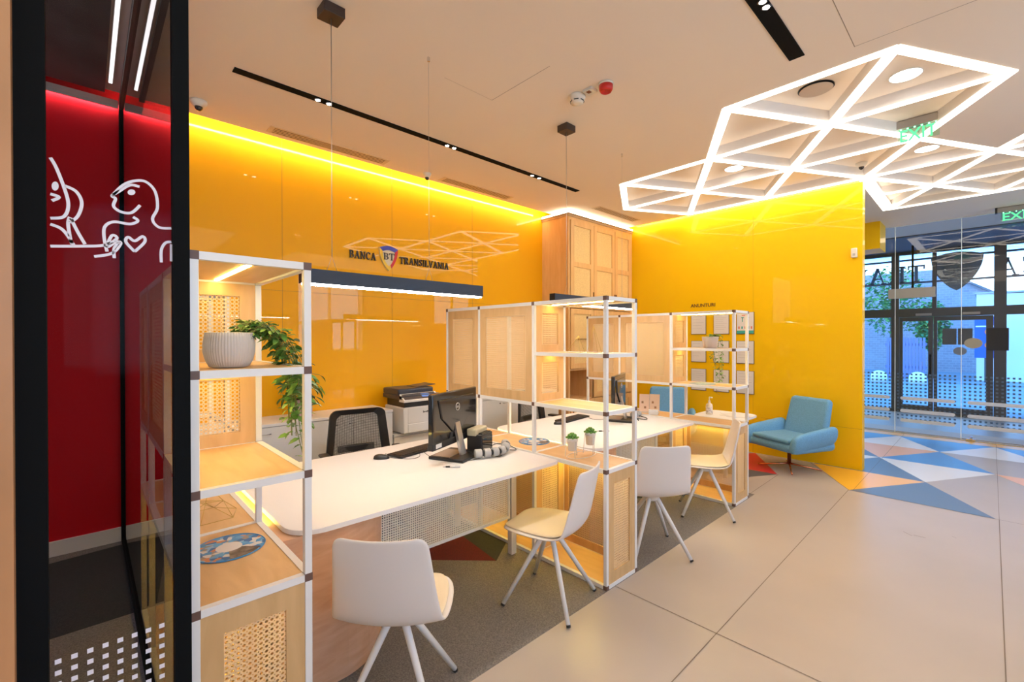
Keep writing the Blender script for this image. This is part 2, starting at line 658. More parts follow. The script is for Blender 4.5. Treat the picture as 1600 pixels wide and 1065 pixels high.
# long yellow wall (glass panels) and its red continuation, run past the side glass as a reflection
wl = MB()
wl.box(XA - 0.12, XA, 0.56, YB + 0.15, 0, ZC + 0.16)
for y in (1.40, 2.58, 3.76):
    wl.box(XA - 0.002, XA + 0.0008, y - 0.002, y + 0.002, 0, ZC + 0.1, 1)
for z in (2.08,):
    wl.box(XA - 0.002, XA + 0.0008, 0.56, YB, z - 0.0015, z + 0.0015, 1)
struct('wall_left', wl, [YEL, GROUT])
wr = MB()
wr.box(XA - 0.12, XA, -2.2, 0.56, 0, ZC + 0.16)  # red beyond the side glass stands in for the red wall's mirror image
struct('wall_red', wr, RED)
bb = MB()
bb.box(XA, XA + 0.02, -2.2, 0.555, 0.004, 0.113)  # carried past the side glass too, in place of its reflection
struct('baseboard_red', bb, WHITE)
wb = MB()
wb.box(XA, XBE, YB, YB + 0.14, 0, ZC + 0.16)
for x in (-2.30,):
    wb.box(x - 0.001, x + 0.001, YB - 0.0006, YB, 0, ZC, 1)
wb.box(-2.2, XBE, YB - 0.0006, YB, 0.50, 0.503, 1)
struct('wall_back', wb, [YELB, GROUT])
# other walls of the hall, behind the camera and behind the yellow walls
wo = MB()
wo.box(XA - 0.12, XA, YB + 0.14, YF + 0.1, 0, ZC + 0.16)
struct('wall_passage', wo, mat('passage_paint', (0.62, 0.5, 0.36), 0.7))
wn = MB()
wn.box(XA, XR + 0.12, YN - 0.12, YN, 0, ZC + 0.16)
struct('wall_near', wn, mat('near_paint', (0.82, 0.74, 0.64), 0.7))
wq = MB()
for (y0, y1, z0, z1) in ((YN, 0.0, 0, 3.66), (1.5, 3.9, 0, 3.66), (5.6, 8.0, 0, 3.66), (9.5, YF + 0.1, 0, 3.66),
                         (0.0, 1.5, 0, 1.2), (3.9, 5.6, 0, 1.3), (8.0, 9.5, 0, 1.3), (0.0, 1.5, 3.0, 3.66), (3.9, 5.6, 3.45, 3.66), (8.0, 9.5, 3.45, 3.66)):
    wq.box(XR, XR + 0.15, y0, y1, z0, z1)
struct('wall_right', wq, mat('right_paint', (0.82, 0.76, 0.70), 0.7))
for i, (y0, y1, z0, z1) in enumerate(((0.0, 1.5, 1.2, 3.0), (3.9, 5.6, 1.3, 3.45), (8.0, 9.5, 1.3, 3.45))):
    wf = MB()
    wf.box(XR + 0.02, XR + 0.08, y0, y1, z0, z0 + 0.05)
    wf.box(XR + 0.02, XR + 0.08, y0, y1, z1 - 0.05, z1)
    wf.box(XR + 0.02, XR + 0.08, y0, y0 + 0.05, z0, z1)
    wf.box(XR + 0.02, XR + 0.08, y1 - 0.05, y1, z0, z1)
    wf.box(XR + 0.02, XR + 0.08, (y0 + y1) / 2 - 0.03, (y0 + y1) / 2 + 0.03, z0, z1)
    o = struct('window_%d' % (i + 1), wf, FRAME)
    g = MB()
    g.box(XR + 0.045, XR + 0.05, y0, y1, z0, z1)
    build('pane', g, GL_WIN, o)

# wooden pillar panel close to the camera on the left
wp = MB()
wp.box(-2.0, -1.60, -1.6, -0.128, 0, ZC)
struct('wall_wood', wp, mat('wood_lacquer', (0.50, 0.25, 0.11), 0.35, coat=0.1, noise=0.25, nscale=2.2, stretch=(1.5, 1.5, 0.6)))

# ceiling with cove recess along the yellow walls
ce = MB()
GAP = 0.16
CX0 = XA + GAP
CYB = YB - 0.08
ZL = ZC
AA = 1.066


def HN(r, i):
    """node of the triangular ceiling lattice: row r, index i to the left"""
    return Vector(([-0.435, 0.085, -0.475, 0.035, -0.50, 0.02][r] - AA * i, 3.86 + 0.95 * r, ZL))


HOLE = [HN(*k) for k in ((0, 1), (0, 0), (1, 0), (2, 0), (3, 0), (2, -1), (3, -1), (4, -1), (5, -1), (5, 0), (5, 1), (3, 1), (3, 2), (3, 3), (2, 3), (1, 3), (1, 2))]
OUT = [(CX0, YN), (XR + 0.12, YN), (XR + 0.12, 11.1), (XA, 11.1), (XA, YB + 0.14), (XBE - 0.0, YB + 0.14), (XBE - 0.0, CYB), (CX0, CYB)]
es_ = []
for loop in ([(x, y, ZC) for x, y in OUT], [tuple(v) for v in HOLE]):
    vs_ = [ce.bm.verts.new(p) for p in loop]
    es_ += [ce.bm.edges.new((vs_[i], vs_[(i + 1) % len(vs_)])) for i in range(len(vs_))]
bmesh.ops.triangle_fill(ce.bm, edges=es_, use_beauty=True, use_dissolve=False, normal=(0, 0, -1))
ce.box(XA - 0.12, XR + 0.12, YN, YF + 0.1, ZC + 0.10, ZC + 0.2)
ce.box(CX0, CX0 + 0.015, YN, CYB, ZC + 0.0005, ZC + 0.0995)
ce.box(CX0 + 0.015, XBE, CYB - 0.012, CYB, ZC + 0.0005, ZC + 0.0995)
# hatch lines drawn by shallow joints
for (x0, x1, y0, y1) in ((-2.725, -2.11, 2.3525, 2.3555), (-2.7255, -2.7245, 1.9, 2.354), (-0.617, -0.613, 2.6, 3.648), (-0.615, 0.3, 3.642, 3.645)):
    ce.box(x0, x1, y0, y1, ZC - 0.0006, ZC + 0.001, 1)
ce.box(-1.2, 2.6, 10.06, 10.2, ZC - 0.0006, ZC + 0.001, 0)
struct('ceiling', ce, [CEIL, mat('ceiling_joint', (0.30, 0.22, 0.16), 0.8)], fixn=False)
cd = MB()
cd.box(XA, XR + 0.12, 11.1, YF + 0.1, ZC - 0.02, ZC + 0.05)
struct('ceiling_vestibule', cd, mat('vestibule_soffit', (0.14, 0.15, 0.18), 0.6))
cr = MB()
cr.box(XA + 0.17, -2.2, -1.6, 0.11, ZC - 0.03, ZC - 0.004)
struct('ceiling_meeting', cr, mat('meeting_ceiling', (0.07, 0.065, 0.065), 0.75, noise=0.3, nscale=4))
hd = MB()
hd.box(-3.6, -1.24, 9.35, 9.9, 3.06, ZC)
struct('trim_1', hd, YELB)
co = MB()
co.box(XA, XA + 0.05, -2.2, 0.19, 3.46, 3.48)
co.box(XA + 0.035, XA + 0.05, -2.2, 0.19, 3.42, 3.46)
struct('trim_2', co, mat('cornice', (0.62, 0.58, 0.56), 0.5))

# cove led strips (real luminous strips in the recess)
o = build('led_strip', MB().box(CX0 - 0.006, CX0 - 0.001, 0.30, 5.09, ZC + 0.018, ZC + 0.034), E_COVE)
tag(o, 'hidden warm light strip in the ceiling recess above the bank name', 'light strip')
o = build('led_strip', MB().box(-4.18, XBE - 0.02, CYB + 0.001, CYB + 0.005, ZC + 0.018, ZC + 0.032), E_COVE)
tag(o, 'hidden warm light strip in the ceiling recess above the notices', 'light strip')
o = build('led_strip', MB().box(XA + 0.012, XA + 0.026, -2.1, 0.18, 3.452, 3.4595), emat('cove_red', (1.0, 0.8, 0.75), 60.0))
tag(o, 'light strip along the top of the red wall behind the smoked glass', 'light strip')

# ------------------------------------------------------------------ hexagonal ceiling light lattice
# index maps as nodes (r, i); odd rows start one half step to the right
edges = [((0, 0), (0, 1)),
         ((1, 0), (1, 1)), ((1, 1), (1, 2)), ((1, 2), (1, 3)),
         ((2, 0), (2, 1)), ((2, 1), (2, 2)), ((2, 2), (2, 3)),
         ((3, 0), (3, 1)), ((3, 1), (3, 2)), ((3, 2), (3, 3)), ((3, -1), (3, 0)),
         ((4, -1), (4, 0)), ((5, -1), (5, 0)), ((5, 0), (5, 1)),
         # -60 direction (towards the left going deeper)
         ((0, 0), (1, 1)), ((1, 1), (2, 1)), ((2, 1), (3, 2)), 
         ((0, 1), (1, 2)), ((1, 2), (2, 2)), ((2, 2), (3, 3)),
         ((1, 0), (2, 0)), ((2, 0), (3, 1)),
         ((1, 3), (2, 3)), ((3, 0), (4, 0)), ((4, 0), (5, 1)), ((2, -1), (3, 0)), ((3, -1), (4, -1)), ((4, -1), (5, 0)),
         # +60 direction (towards the right going deeper)
         ((0, 0), (1, 0)), ((0, 1), (1, 1)), ((1, 1), (2, 0)), ((2, 0), (3, 0)), ((3, 0), (4, -1)),
         ((1, 2), (2, 1)), ((2, 1), (3, 1)), ((3, 1), (4, 0)), ((4, 0), (5, 0)),
         ((1, 3), (2, 2)), ((2, 2), (3, 2)), ((2, 3), (3, 3)), ((2, -1), (3, -1)), ((4, -1), (5, -1))]
hexl = thing('ceiling_light_lattice', 'large white triangular lattice of light lines on the ceiling', 'ceiling light', (-0.9, 5.0, ZC))
hb, hl = MB(), MB()
off = Vector((0.9, -5.0, -ZC))


def strip(mb, a, b, z0, z1, w):
    d = (b - a)
    d.z = 0
    L_ = d.length
    d.normalize()
    ang = math.atan2(d.y, d.x)
    c = (a + b) / 2
    mb.obox((c.x + off.x, c.y + off.y, (z0 + z1) / 2 + off.z), L_ + w * 0.35, w, z1 - z0, Matrix.Rotation(ang, 3, 'Z'))


for (p, q) in edges:
    a, b = HN(*p), HN(*q)
    strip(hb, a, b, ZL + 0.0, ZL + 0.0995, 0.060)
    strip(hl, a, b, ZL - 0.003, ZL - 0.0005, 0.078)
a, b = HN(3, 1), HN(5, 1)
strip(hb, a, b, ZL + 0.0, ZL + 0.0995, 0.08)
strip(hl, a, b, ZL - 0.003, ZL - 0.0005, 0.13)
a = HN(4, 0)
b = Vector((-1.03, a.y, ZL))
strip(hb, a, b, ZL + 0.0, ZL + 0.0995, 0.060)
strip(hl, a, b, ZL - 0.003, ZL - 0.0005, 0.078)
build('fin', hb, mat('lattice_fin', (0.72, 0.68, 0.66), 0.5), hexl)
build('light_line', hl, E_HEX, hexl)

for k, (x, y, r, lab) in enumerate(((-0.451, 4.53, 0.095, 'round recessed downlight in the nearest triangle of the light lattice'),
                                    (-2.077, 5.54, 0.095, 'round recessed downlight in the lattice left of the exit sign'),
                                    (-0.473, 6.45, 0.095, 'round recessed downlight in the lattice just behind the exit sign'),
                                    (-3.10, 5.98, 0.095, 'round recessed downlight in the far left tip of the light lattice'),
                                    (0.55, 7.35, 0.095, 'round recessed downlight at the right frame edge of the lattice'))):
    dl = thing('downlight', lab, 'ceiling light', (x, y, ZC + 0.0995))
    build('diffuser', MB().lathe([(r, -0.004), (r, 0.0)], 32), E_DOWN, dl)
    build('ring', MB().tube([(r * 1.04 * cos(2 * pi * k / 32), r * 1.04 * sin(2 * pi * k / 32), -0.003) for k in range(32)], 0.004, 6, closed=True), WHITE, dl)

# round ceiling speaker
sp = thing('ceiling_speaker', 'round flush loudspeaker cover in the ceiling left of the bright downlight', 'speaker', (-0.966, 4.25, ZC + 0.0995))
build('grille', MB().lathe([(0.115, -0.012), (0.108, -0.016), (0.001, -0.016)], 32), mat('speaker_cover', (0.60, 0.48, 0.38), 0.7), sp)
build('rim', MB().lathe([(0.124, 0.0), (0.124, -0.004), (0.116, -0.004), (0.116, 0.0)], 32), BLACK, sp)


# ------------------------------------------------------------------ writing
def text_mesh(txt, size, depth, bold=0.0):
    cu = bpy.data.curves.new('t', 'FONT')
    cu.body = txt
    cu.size = size
    cu.extrude = depth / 2
    cu.offset = bold
    cu.align_x = 'LEFT'
    cu.resolution_u = 3
    o = bpy.data.objects.new('t', cu)
    COL.objects.link(o)
    dg = bpy.context.evaluated_depsgraph_get()
    me = bpy.data.meshes.new_from_object(o.evaluated_get(dg))
    bpy.data.objects.remove(o)
    mb = MB()
    mb.bm.from_mesh(me)
    bpy.data.meshes.remove(me)
    for f in mb.bm.faces:
        f.material_index = 0
    return mb


# slab serif letters from strokes on a 0..1 square, (x0,y0,x1,y1,width)
TH, TN = 0.17, 0.085


def serif_glyphs():
    G = {}
    sr = lambda x, y, w=0.30: (x - w / 2, y, x + w / 2, y, 0.07)
    G['I'] = (0.40, [(0.2, 0, 0.2, 1, TH), sr(.2, .035), sr(.2, .965)])
    G['T'] = (0.84, [(0.42, 0, 0.42, 1, TH), (0.02, .96, .82, .96, 0.09), (.05, .76, .05, 1, .07), (.79, .76, .79, 1, .07), sr(.42, .035, .34)])
    G['L'] = (0.74, [(0.2, 0, 0.2, 1, TH), sr(.2, .965), (0.03, .04, .68, .04, .09), (.66, .0, .66, .26, .07)])
    G['N'] = (0.96, [(0.17, 0, 0.17, 1, TN), (.14, .98, .80, .02, TH), (0.79, 0, 0.79, 1, TN), sr(.17, .035, .28), sr(.12, .965, .24), sr(.79, .965, .28)])
    G['A'] = (0.92, [(0.15, .02, .46, 1, TN), (.44, 1, .76, .02, TH), (.24, .34, .66, .34, .075), sr(.14, .035, .28), sr(.77, .035, .30)])
    G['V'] = (0.92, [(0.14, .98, .47, 0, TH), (.46, 0, .77, .98, TN), sr(.14, .965, .30), sr(.78, .965, .26)])
    G['B'] = (0.84, [(0.2, 0, 0.2, 1, TH), (0.03, .96, .50, .96, .075), (0.03, .04, .52, .04, .075), (.2, .52, .52, .52, .07), (.48, .95, .64, .84, .11), (.64, .86, .64, .64, .15),
                     (.64, .66, .50, .52, .11), (.50, .53, .70, .42, .11), (.70, .44, .70, .16, .16), (.70, .18, .50, .05, .11)])
    G['R'] = (0.90, [(0.2, 0, 0.2, 1, TH), (0.03, .96, .50, .96, .075), sr(.2, .035), (.2, .50, .50, .50, .07), (.48, .95, .66, .84, .11), (.66, .86, .66, .62, .15), (.66, .64, .50, .51, .11),
                     (.44, .5, .74, .03, .15), sr(.79, .035, .2)])
    G['C'] = (0.84, [(.74, .72, .74, .96, .07), (.72, .82, .50, .97, .08), (.52, .97, .30, .90, .10), (.32, .92, .14, .70, .14), (.14, .72, .14, .28, .17), (.14, .30, .32, .08, .14), (.30, .10, .52, .03, .10), (.50, .03, .76, .20, .085)])
    G['S'] = (0.72, [(.58, .72, .58, .96, .07), (.57, .84, .36, .97, .08), (.38, .97, .16, .86, .11), (.15, .88, .15, .64, .14), (.14, .68, .56, .40, .16), (.58, .42, .56, .14, .14), (.57, .16, .34, .03, .10),
                     (.36, .03, .12, .16, .09), (.11, .04, .11, .30, .07)])
    return G


GLY = serif_glyphs()


def serif_text(txt, h, depth):
    """letters in the xz plane, returns MB and width"""
    mb = MB()
    x = 0.0
    for ch in txt:
        w, st = GLY[ch]
        for (x0, y0, x1, y1, tw) in st:
            a, b = Vector((x0, 0, y0)), Vector((x1, 0, y1))
            d = (b - a)
            L_ = d.length
            d.normalize()
            n = Vector((-d.z, 0, d.x)) * tw / 2
            pts = [a - n, b - n, b + n, a + n]
            mb.prism([Vector(((x + p.x) * h, 0, p.z * h)) for p in pts], (0, depth, 0))
        x += w + 0.07
    return mb, (x - 0.07) * h


def shield_pts(w, h, n=10):
    """outline in (u,v), u to the right"""
    P_ = []
    for k in range(n + 1):
        t = k / n
        P_.append((-w / 2 + w * t, h * (0.40 + 0.10 * sin(pi * t))))
    for k in range(1, n + 1):
        t = k / n
        P_.append((w / 2 * (cos(t * pi / 2) ** 0.75), h * (0.40 - 0.90 * t ** 0.95)))
    for k in range(1, n):
        t = 1 - k / n
        P_.append((-w / 2 * (cos(t * pi / 2) ** 0.75), h * (0.40 - 0.90 * t ** 0.95)))
    return P_


def on_wall_left(mb):
    """xz text plane (reading +x) -> wall_left plane reading towards +y, standing out to +x"""
    return mb.xf(Matrix(((0, -1, 0, 0), (1, 0, 0, 0), (0, 0, 1, 0), (0, 0, 0, 1))))


LET = mat('sign_letters', (0.045, 0.028, 0.024), 0.35)
for txt, y0, y1, z, hh, lab in (('BANCA', 2.068, 2.375, 2.487, 0.082, 'dark serif letters reading BANCA on the long yellow wall'),
                                ('TRANSILVANIA', 2.672, 3.366, 2.487, 0.080, 'dark serif letters reading TRANSILVANIA right of the shield emblem')):
    mb, w = serif_text(txt, hh, 0.02)
    s_ = (y1 - y0) / w
    mb.xf(Matrix.Diagonal((s_, 1, 1, 1)))
    on_wall_left(mb)
    o = build('wall_sign', mb, LET, loc=(XA + 0.021, y0, z))
    tag(o, lab, 'sign')
sh = thing('shield_emblem', 'shield emblem with the letters BT between the two words on the yellow wall', 'sign', (XA + 0.001, 2.53, 2.53))
sw, sht = 0.235, 0.285
P0 = shield_pts(sw, sht)
mb = MB().prism([(0, u, v) for u, v in P0], (0.018, 0, 0))
build('backplate', mb, mat('sign_ivory', (0.80, 0.66, 0.42), 0.4), sh)
P1 = shield_pts(sw * 0.66, sht * 0.66)
n = 10


def band(i0, i1, m_, nm):
    mb = MB()
    for i in range(i0, i1):
        j = (i + 1) % len(P0)
        q = [P0[i], P0[j], P1[j], P1[i]]
        mb.prism([(0.018, u * 0.985, v * 0.985) for u, v in q], (0.004, 0, 0))
    build(nm, mb, m_, sh)


band(0, n, mat('sign_blue', (0.05, 0.06, 0.42), 0.4), 'blue_band')
band(n, 2 * n - 1, mat('sign_red', (0.62, 0.01, 0.02), 0.4), 'red_band')
band(2 * n - 1, 3 * n, mat('sign_yellow', (0.90, 0.55, 0.02), 0.4), 'yellow_band')
mb, w = serif_text('BT', 0.078, 0.006)
mb.xf(Matrix.Translation((-w / 2, 0, -0.02)))
on_wall_left(mb)
mb.xf(Matrix.Translation((0.026, 0, 0)))
build('letters', mb, LET, sh)

# notice word
mb = text_mesh('ANUNTURI', 0.074, 0.004, 0.0008)
mb.xf(Matrix.Rotation(radians(90), 4, 'X'))
o = build('wall_sign', mb, mat('notice_letters', (0.16, 0.07, 0.01), 0.5), loc=(-3.20, YB - 0.004, 2.085))
tag(o, 'small dark word ANUNTURI above the notices on the yellow wall', 'sign')

# nine notices
rows_z = [(1.675, 1.975), (1.252, 1.566), (0.823, 1.140)]
cols_x = [(-3.185, -2.966), (-2.842, -2.629), (-2.515, -2.290)]
RW = ('top', 'middle', 'bottom')
CW = ('left', 'centre', 'right')
random.seed(3)
for ri, (z0, z1) in enumerate(rows_z):
    for ci, (x0, x1) in enumerate(cols_x):
        if ri == 0 and ci == 2:
            lab = 'notice poster with green footer and red figures, top right on the yellow wall'
        else:
            lab = 'printed notice in thin dark frame, %s row, %s column of the notices' % (RW[ri], CW[ci])
        t = thing('notice_board', lab, 'notice', ((x0 + x1) / 2, YB - 0.001, z0), 0, 'notices on the yellow wall')
        w, h = x1 - x0, z1 - z0
        build('backing', MB().box(-w / 2 - 0.006, w / 2 + 0.006, -0.010, 0, -0.008, h + 0.004), mat('notice_backing', (0.10, 0.05, 0.03), 0.5), t)
        pg = MB().box(-w / 2, w / 2, -0.013, -0.0102, 0, h)
        if ri == 0 and ci == 2:
            pg.box(-w / 2, w / 2, -0.0136, -0.0125, 0, h * 0.14, 1)
            for q in range(5):
                pg.box(-w / 2 + 0.02 + q * 0.042, -w / 2 + 0.04 + q * 0.042, -0.0136, -0.0125, h * 0.22, h * 0.34, 1 if q % 2 else 2)
            pg.box(-w * 0.2, w * 0.2, -0.0136, -0.0125, h * 0.84, h * 0.88, 2)
            for s_ in (-1, 1):
                pg.box(s_ * 0.035 - 0.006, s_ * 0.035 + 0.006, -0.0136, -0.0125, h * 0.55, h * 0.78, 1)
                pg.box(s_ * 0.035 - 0.018, s_ * 0.035 + 0.018, -0.0136, -0.0125, h * 0.74, h * 0.78, 1)
        else:
            nl = random.randint(4, 8)
            for q in range(nl):
                zz = h * (0.88 - 0.75 * q / nl)
                pg.box(-w * 0.40, w * random.uniform(0.05, 0.4), -0.0134, -0.0125, zz - 0.003, zz, 3)
        build('page', pg, [PAPER, mat('poster_green', (0.06, 0.42, 0.33), 0.6), mat('poster_red', (0.75, 0.20, 0.12), 0.6), INKG], t)

# ------------------------------------------------------------------ shelf dividers
U_, Z0, DW = 0.37, 0.015, 0.3352
XI = [XE, XE - 0.6347, XE - 1.2649, XE - 1.7237]
PS = 0.0125


def divider(y0, label, p1=False):
    t = thing('shelf_divider', label, 'shelving unit', (0, 0, 0))
    ys = [y0, y0 + DW]
    lv = lambda k: Z0 + U_ * k
    for i, x in enumerate(XI):
        for j, y in enumerate(ys):
            build('post', MB().box(x - PS, x + PS, y - PS, y + PS, 0.004, lv(5) + PS, bev=0.0015, seg=1), WHITE, t)
    rail = MB()
    lists = []
    for k in (0, 2, 3, 4, 5):
        for j, y in enumerate(ys):
            for i in range(3):
                if k == 4 and i > 0:
                    continue
                lists.append((XI[i + 1] + PS, XI[i] - PS, y - PS, y + PS, lv(k) - PS, lv(k) + PS))
        for i in range(4):
            if k == 4 and i > 1:
                continue
            lists.append((XI[i] - PS, XI[i] + PS, ys[0] + PS, ys[1] - PS, lv(k) - PS, lv(k) + PS))
    for b in lists:
        build('rail', MB().box(*b), WHITE, t)
    for i, x in enumerate(XI):
        for y in ys:
            for k in ((0, 2, 3, 4, 5) if i == 0 else (3, 5)):
                e = PS + 0.001
                build('connector', MB().box(x - e, x + e, y - e, y + e, lv(k) - e, lv(k) + e), CONN, t)
    # boards
    for k, bays in ((2, (0, 1, 2)), (3, (0,)), (4, (0,)), (5, (0,)), (0, (0, 1, 2))):
        for i in bays:
            build('shelf_board', MB().box(XI[i + 1] + PS, XI[i] - PS, ys[0] + PS, ys[1] - PS, lv(k) - 0.004, lv(k) + 0.010), WOOD, t)

    def panel(axis, c, u0, u1, z0, z1, fr=0.07, frz=None, th=0.018):
        frz = frz or fr
        p = MB()

        def bx(a0, a1, b0, b1):
            if axis == 'x':
                p.box(c - th / 2, c + th / 2, a0, a1, b0, b1)
            else:
                p.box(a0, a1, c - th / 2, c + th / 2, b0, b1)
        bx(u0, u1, z0, z0 + frz)
        bx(u0, u1, z1 - frz, z1)
        bx(u0, u0 + fr, z0 + frz, z1 - frz)
        bx(u1 - fr, u1, z0 + frz, z1 - frz)
        o = build('cane_panel', p, WOODV, t)
        s = MB().uvsheet(axis, c, u0 + fr, u1 - fr, z0 + frz, z1 - frz, thick=0.003)
        build('cane_webbing', s, CANE, o, fixn=False)
    e = PS
    # cross panels at the first inner post pair
    for (ka, kb) in ((3, 4), (4, 5), (0, 2)):
        panel('x', XI[1], ys[0] + e, ys[1] - e, lv(ka) + e, lv(kb) - e, 0.062, 0.055)
    # front end panel below the counter
    panel('x', XI[0], ys[0] + e, ys[1] - e, lv(0) + e, lv(2) - e, 0.062, 0.075)
    # long panels
    for i in (1, 2):
        panel('y', ys[0], XI[i + 1] + e, XI[i] - e, lv(3) + e, lv(5) - e, 0.07)
    for i in (0, 1, 2):
        panel('y', ys[1], XI[i + 1] + e, XI[i] - e, lv(0) + e, lv(2) - e, 0.04, 0.06)
    # luminous strips under the boards
    ym = (ys[0] + ys[1]) / 2
    for k in (5, 4):
        build('light_bar', MB().box(XI[1] + 0.035, XI[0] - 0.06, ym - 0.007, ym + 0.007, lv(k) - 0.008, lv(k) - 0.0045), E_SHELF, t)
    for i in (0, 1, 2):
        build('light_bar', MB().box(XI[i + 1] + 0.03, XI[i] - 0.03, ys[1] - 0.045, ys[1] - 0.025, lv(2) - 0.008, lv(2) - 0.0045), E_EDGE, t)
    return t


Y1, Y2, Y3 = 0.2405, 2.4107, 4.4978
divider(Y1, 'nearest white framed shelf divider with ribbed pot on its shelf, beside the smoked glass')
divider(Y2, 'middle white framed shelf divider with cane panels between the two desks')
divider(Y3, 'farthest white framed shelf divider with a small trailing plant, in front of the notices')
for (Y0_, nm) in ((Y1, 'nearest'), (Y2, 'middle')):
    o = build('under_shelf_light', MB().box(XI[3], XI[1], Y0_ + DW + 0.014, Y0_ + DW + 0.020, 0.742, 0.748), E_EDGE)
    tag(o, 'thin warm light strip along the desk side of the %s divider counter' % nm, 'light strip')

# ------------------------------------------------------------------ desks


def rounded(x0, x1, y0, y1, r, seg=8):
    """r: radii for corners (x1,y0),(x1,y1),(x0,y1),(x0,y0)"""
    P_ = []
    for (cx, cy, a0, rr) in ((x1 - r[0], y0 + r[0], -90, r[0]), (x1 - r[1], y1 - r[1], 0, r[1]), (x0 + r[2], y1 - r[2], 90, r[2]), (x0 + r[3], y0 + r[3], 180, r[3])):
        for k in range(seg + 1):
            a = radians(a0 + 90 * k / seg)
            P_.append((cx + rr * cos(a), cy + rr * sin(a)))
    return P_


def desk(yA, yB, label):
    t = thing('desk', label, 'desk', (0, 0, 0))
    top = MB().prism([(x, y, 0.737) for x, y in rounded(-3.27, -2.055, yA + 0.065, yB - 0.018, (0.14, 0.04, 0.10, 0.14))], (0, 0, 0.023), bev=0.003)
    build('desktop', top, DESKW, t)
    ya = yA + 0.03
    # curved wooden pedestal
    pts = [(-2.09, ya), (-2.09, ya + 0.22)]
    cx, cy, r = -2.44, ya + 0.25, 0.35
    for k in range(1, 13):
        a = radians(90 * k / 12)
        pts.append((cx + r * cos(a), cy + r * sin(a)))
    pts += [(-3.05, ya + 0.60), (-3.05, ya)]
    ped = MB().prism([(x, y, 0.006) for x, y in pts], (0, 0, 0.729))
    for f in ped.bm.faces:
        if abs(f.normal.z) < 0.5:
            f.smooth = False
    build('pedestal', ped, WOODP, t)
    xs = -2.40
    build('modesty_panel', MB().uvsheet('x', xs, ya + 0.55, yB - 0.19, 0.32, 0.73, thick=0.0025), PERF, t, fixn=False)
    fr = MB()
    fr.box(xs - 0.008, xs + 0.008, ya + 0.55, yB - 0.19, 0.305, 0.322)
    fr.box(xs - 0.008, xs + 0.008, yB - 0.195, yB - 0.18, 0.305, 0.735)
    build('panel_frame', fr, WHITE, t)
    for x in (-2.455, -3.15):
        build('leg', MB().box(x - 0.022, x + 0.022, yB - 0.125, yB - 0.075, 0.004, 0.737, bev=0.003), WHITE, t)
    build('crossbar', MB().box(-3.15, -2.455, yB - 0.12, yB - 0.08, 0.69, 0.737), WHITE, t)
    return t


desk(Y1 + DW, Y2, 'white desk with curved wooden pedestal nearest the camera')
desk(Y2 + DW, Y3, 'white desk behind the middle divider, second from the camera')


# ------------------------------------------------------------------ visitor chairs
def shell_rows(z_off=0.0, inset=0.0, part='all'):
    prof = [  # (y forward, z, halfwidth, wrap)
        (0.255, 0.432, 0.085, 0.0), (0.250, 0.440, 0.130, 0.0), (0.232, 0.450, 0.168, 0.0), (0.19, 0.458, 0.200, 0.0), (0.12, 0.460, 0.224, 0.002), (0.04, 0.457, 0.234, 0.006), (-0.05, 0.452, 0.238, 0.012),
        (-0.13, 0.452, 0.236, 0.020), (-0.185, 0.468, 0.230, 0.030), (-0.215, 0.505, 0.222, 0.038), (-0.232, 0.56, 0.214, 0.040), (-0.247, 0.63, 0.206, 0.038), (-0.262, 0.71, 0.198, 0.034), (-0.277, 0.79, 0.190, 0.030),
        (-0.283, 0.822, 0.186, 0.028), (-0.2865, 0.842, 0.172, 0.026), (-0.288, 0.850, 0.150, 0.024)]
    if part == 'pad':
        prof = prof[0:9]
    rows = []
    n = len(prof)
    for i, (y, z, w, wr) in enumerate(prof):
        if i < n - 1:
            ty, tz = prof[i + 1][0] - y, prof[i + 1][1] - z
        L_ = math.hypot(ty, tz)
        ny, nz = -tz / L_ * -1, -ty / L_   # normal towards the sitter
        if inset:
            w = max(0.02, w - inset)
            if i == 0:
                y -= inset
        row = []
        for k in range(13):
            u = -1 + 2 * k / 12
            row.append((w * u, y + ny * (wr * u * u + z_off), z + nz * (wr * u * u + z_off)))
        rows.append(row)
    return rows


def make_chair(label):
    t = thing('visitor_chair', label, 'chair', (0, 0, 0), 0, 'white visitor chairs at the desks')
    build('seat_shell', MB().surf(shell_rows()), SHELLW, t, solid=0.012, sub=1)
    build('seat_pad', MB().surf(shell_rows(0.011, 0.022, 'pad')), PAD, t, solid=0.012, sub=1)
    build('hub', MB().lathe([(0.045, 0.385), (0.055, 0.40), (0.06, 0.44), (0.08, 0.447)], 20), WHITE, t)
    for a in (45, 135, 225, 315):
        ca, sa = cos(radians(a)), sin(radians(a))
        l = build('leg', MB().tube([(ca * 0.02, sa * 0.02, 0.43), (ca * 0.045, sa * 0.045, 0.40), (ca * 0.297, sa * 0.297, 0.016)], [0.0165, 0.0165, 0.0125], 12), WHITE, t)
        build('rubber_foot', MB().tube([(ca * 0.296, sa * 0.296, 0.017), (ca * 0.302, sa * 0.302, 0.006)], 0.0128, 12), BLACK, l)
    return t


def frot(deg):
    """chair local +y faces world direction deg"""
    return radians(deg - 90)


ch = make_chair('white visitor chair seen from behind at the near desk, lowest in the photo')
ch.location = (-1.772, 0.99, 0)
ch.rotation_euler = (0, 0, frot(135))
dup(ch, (-1.87, 2.08, 0), frot(197), 'white visitor chair in side view between the near desk and the middle divider')
dup(ch, (-1.77, 3.125, 0), frot(141), 'white visitor chair seen from behind just beyond the middle divider')
dup(ch, (-1.815, 4.17, 0), frot(209), 'white visitor chair beside the farthest divider, the one furthest from the camera')


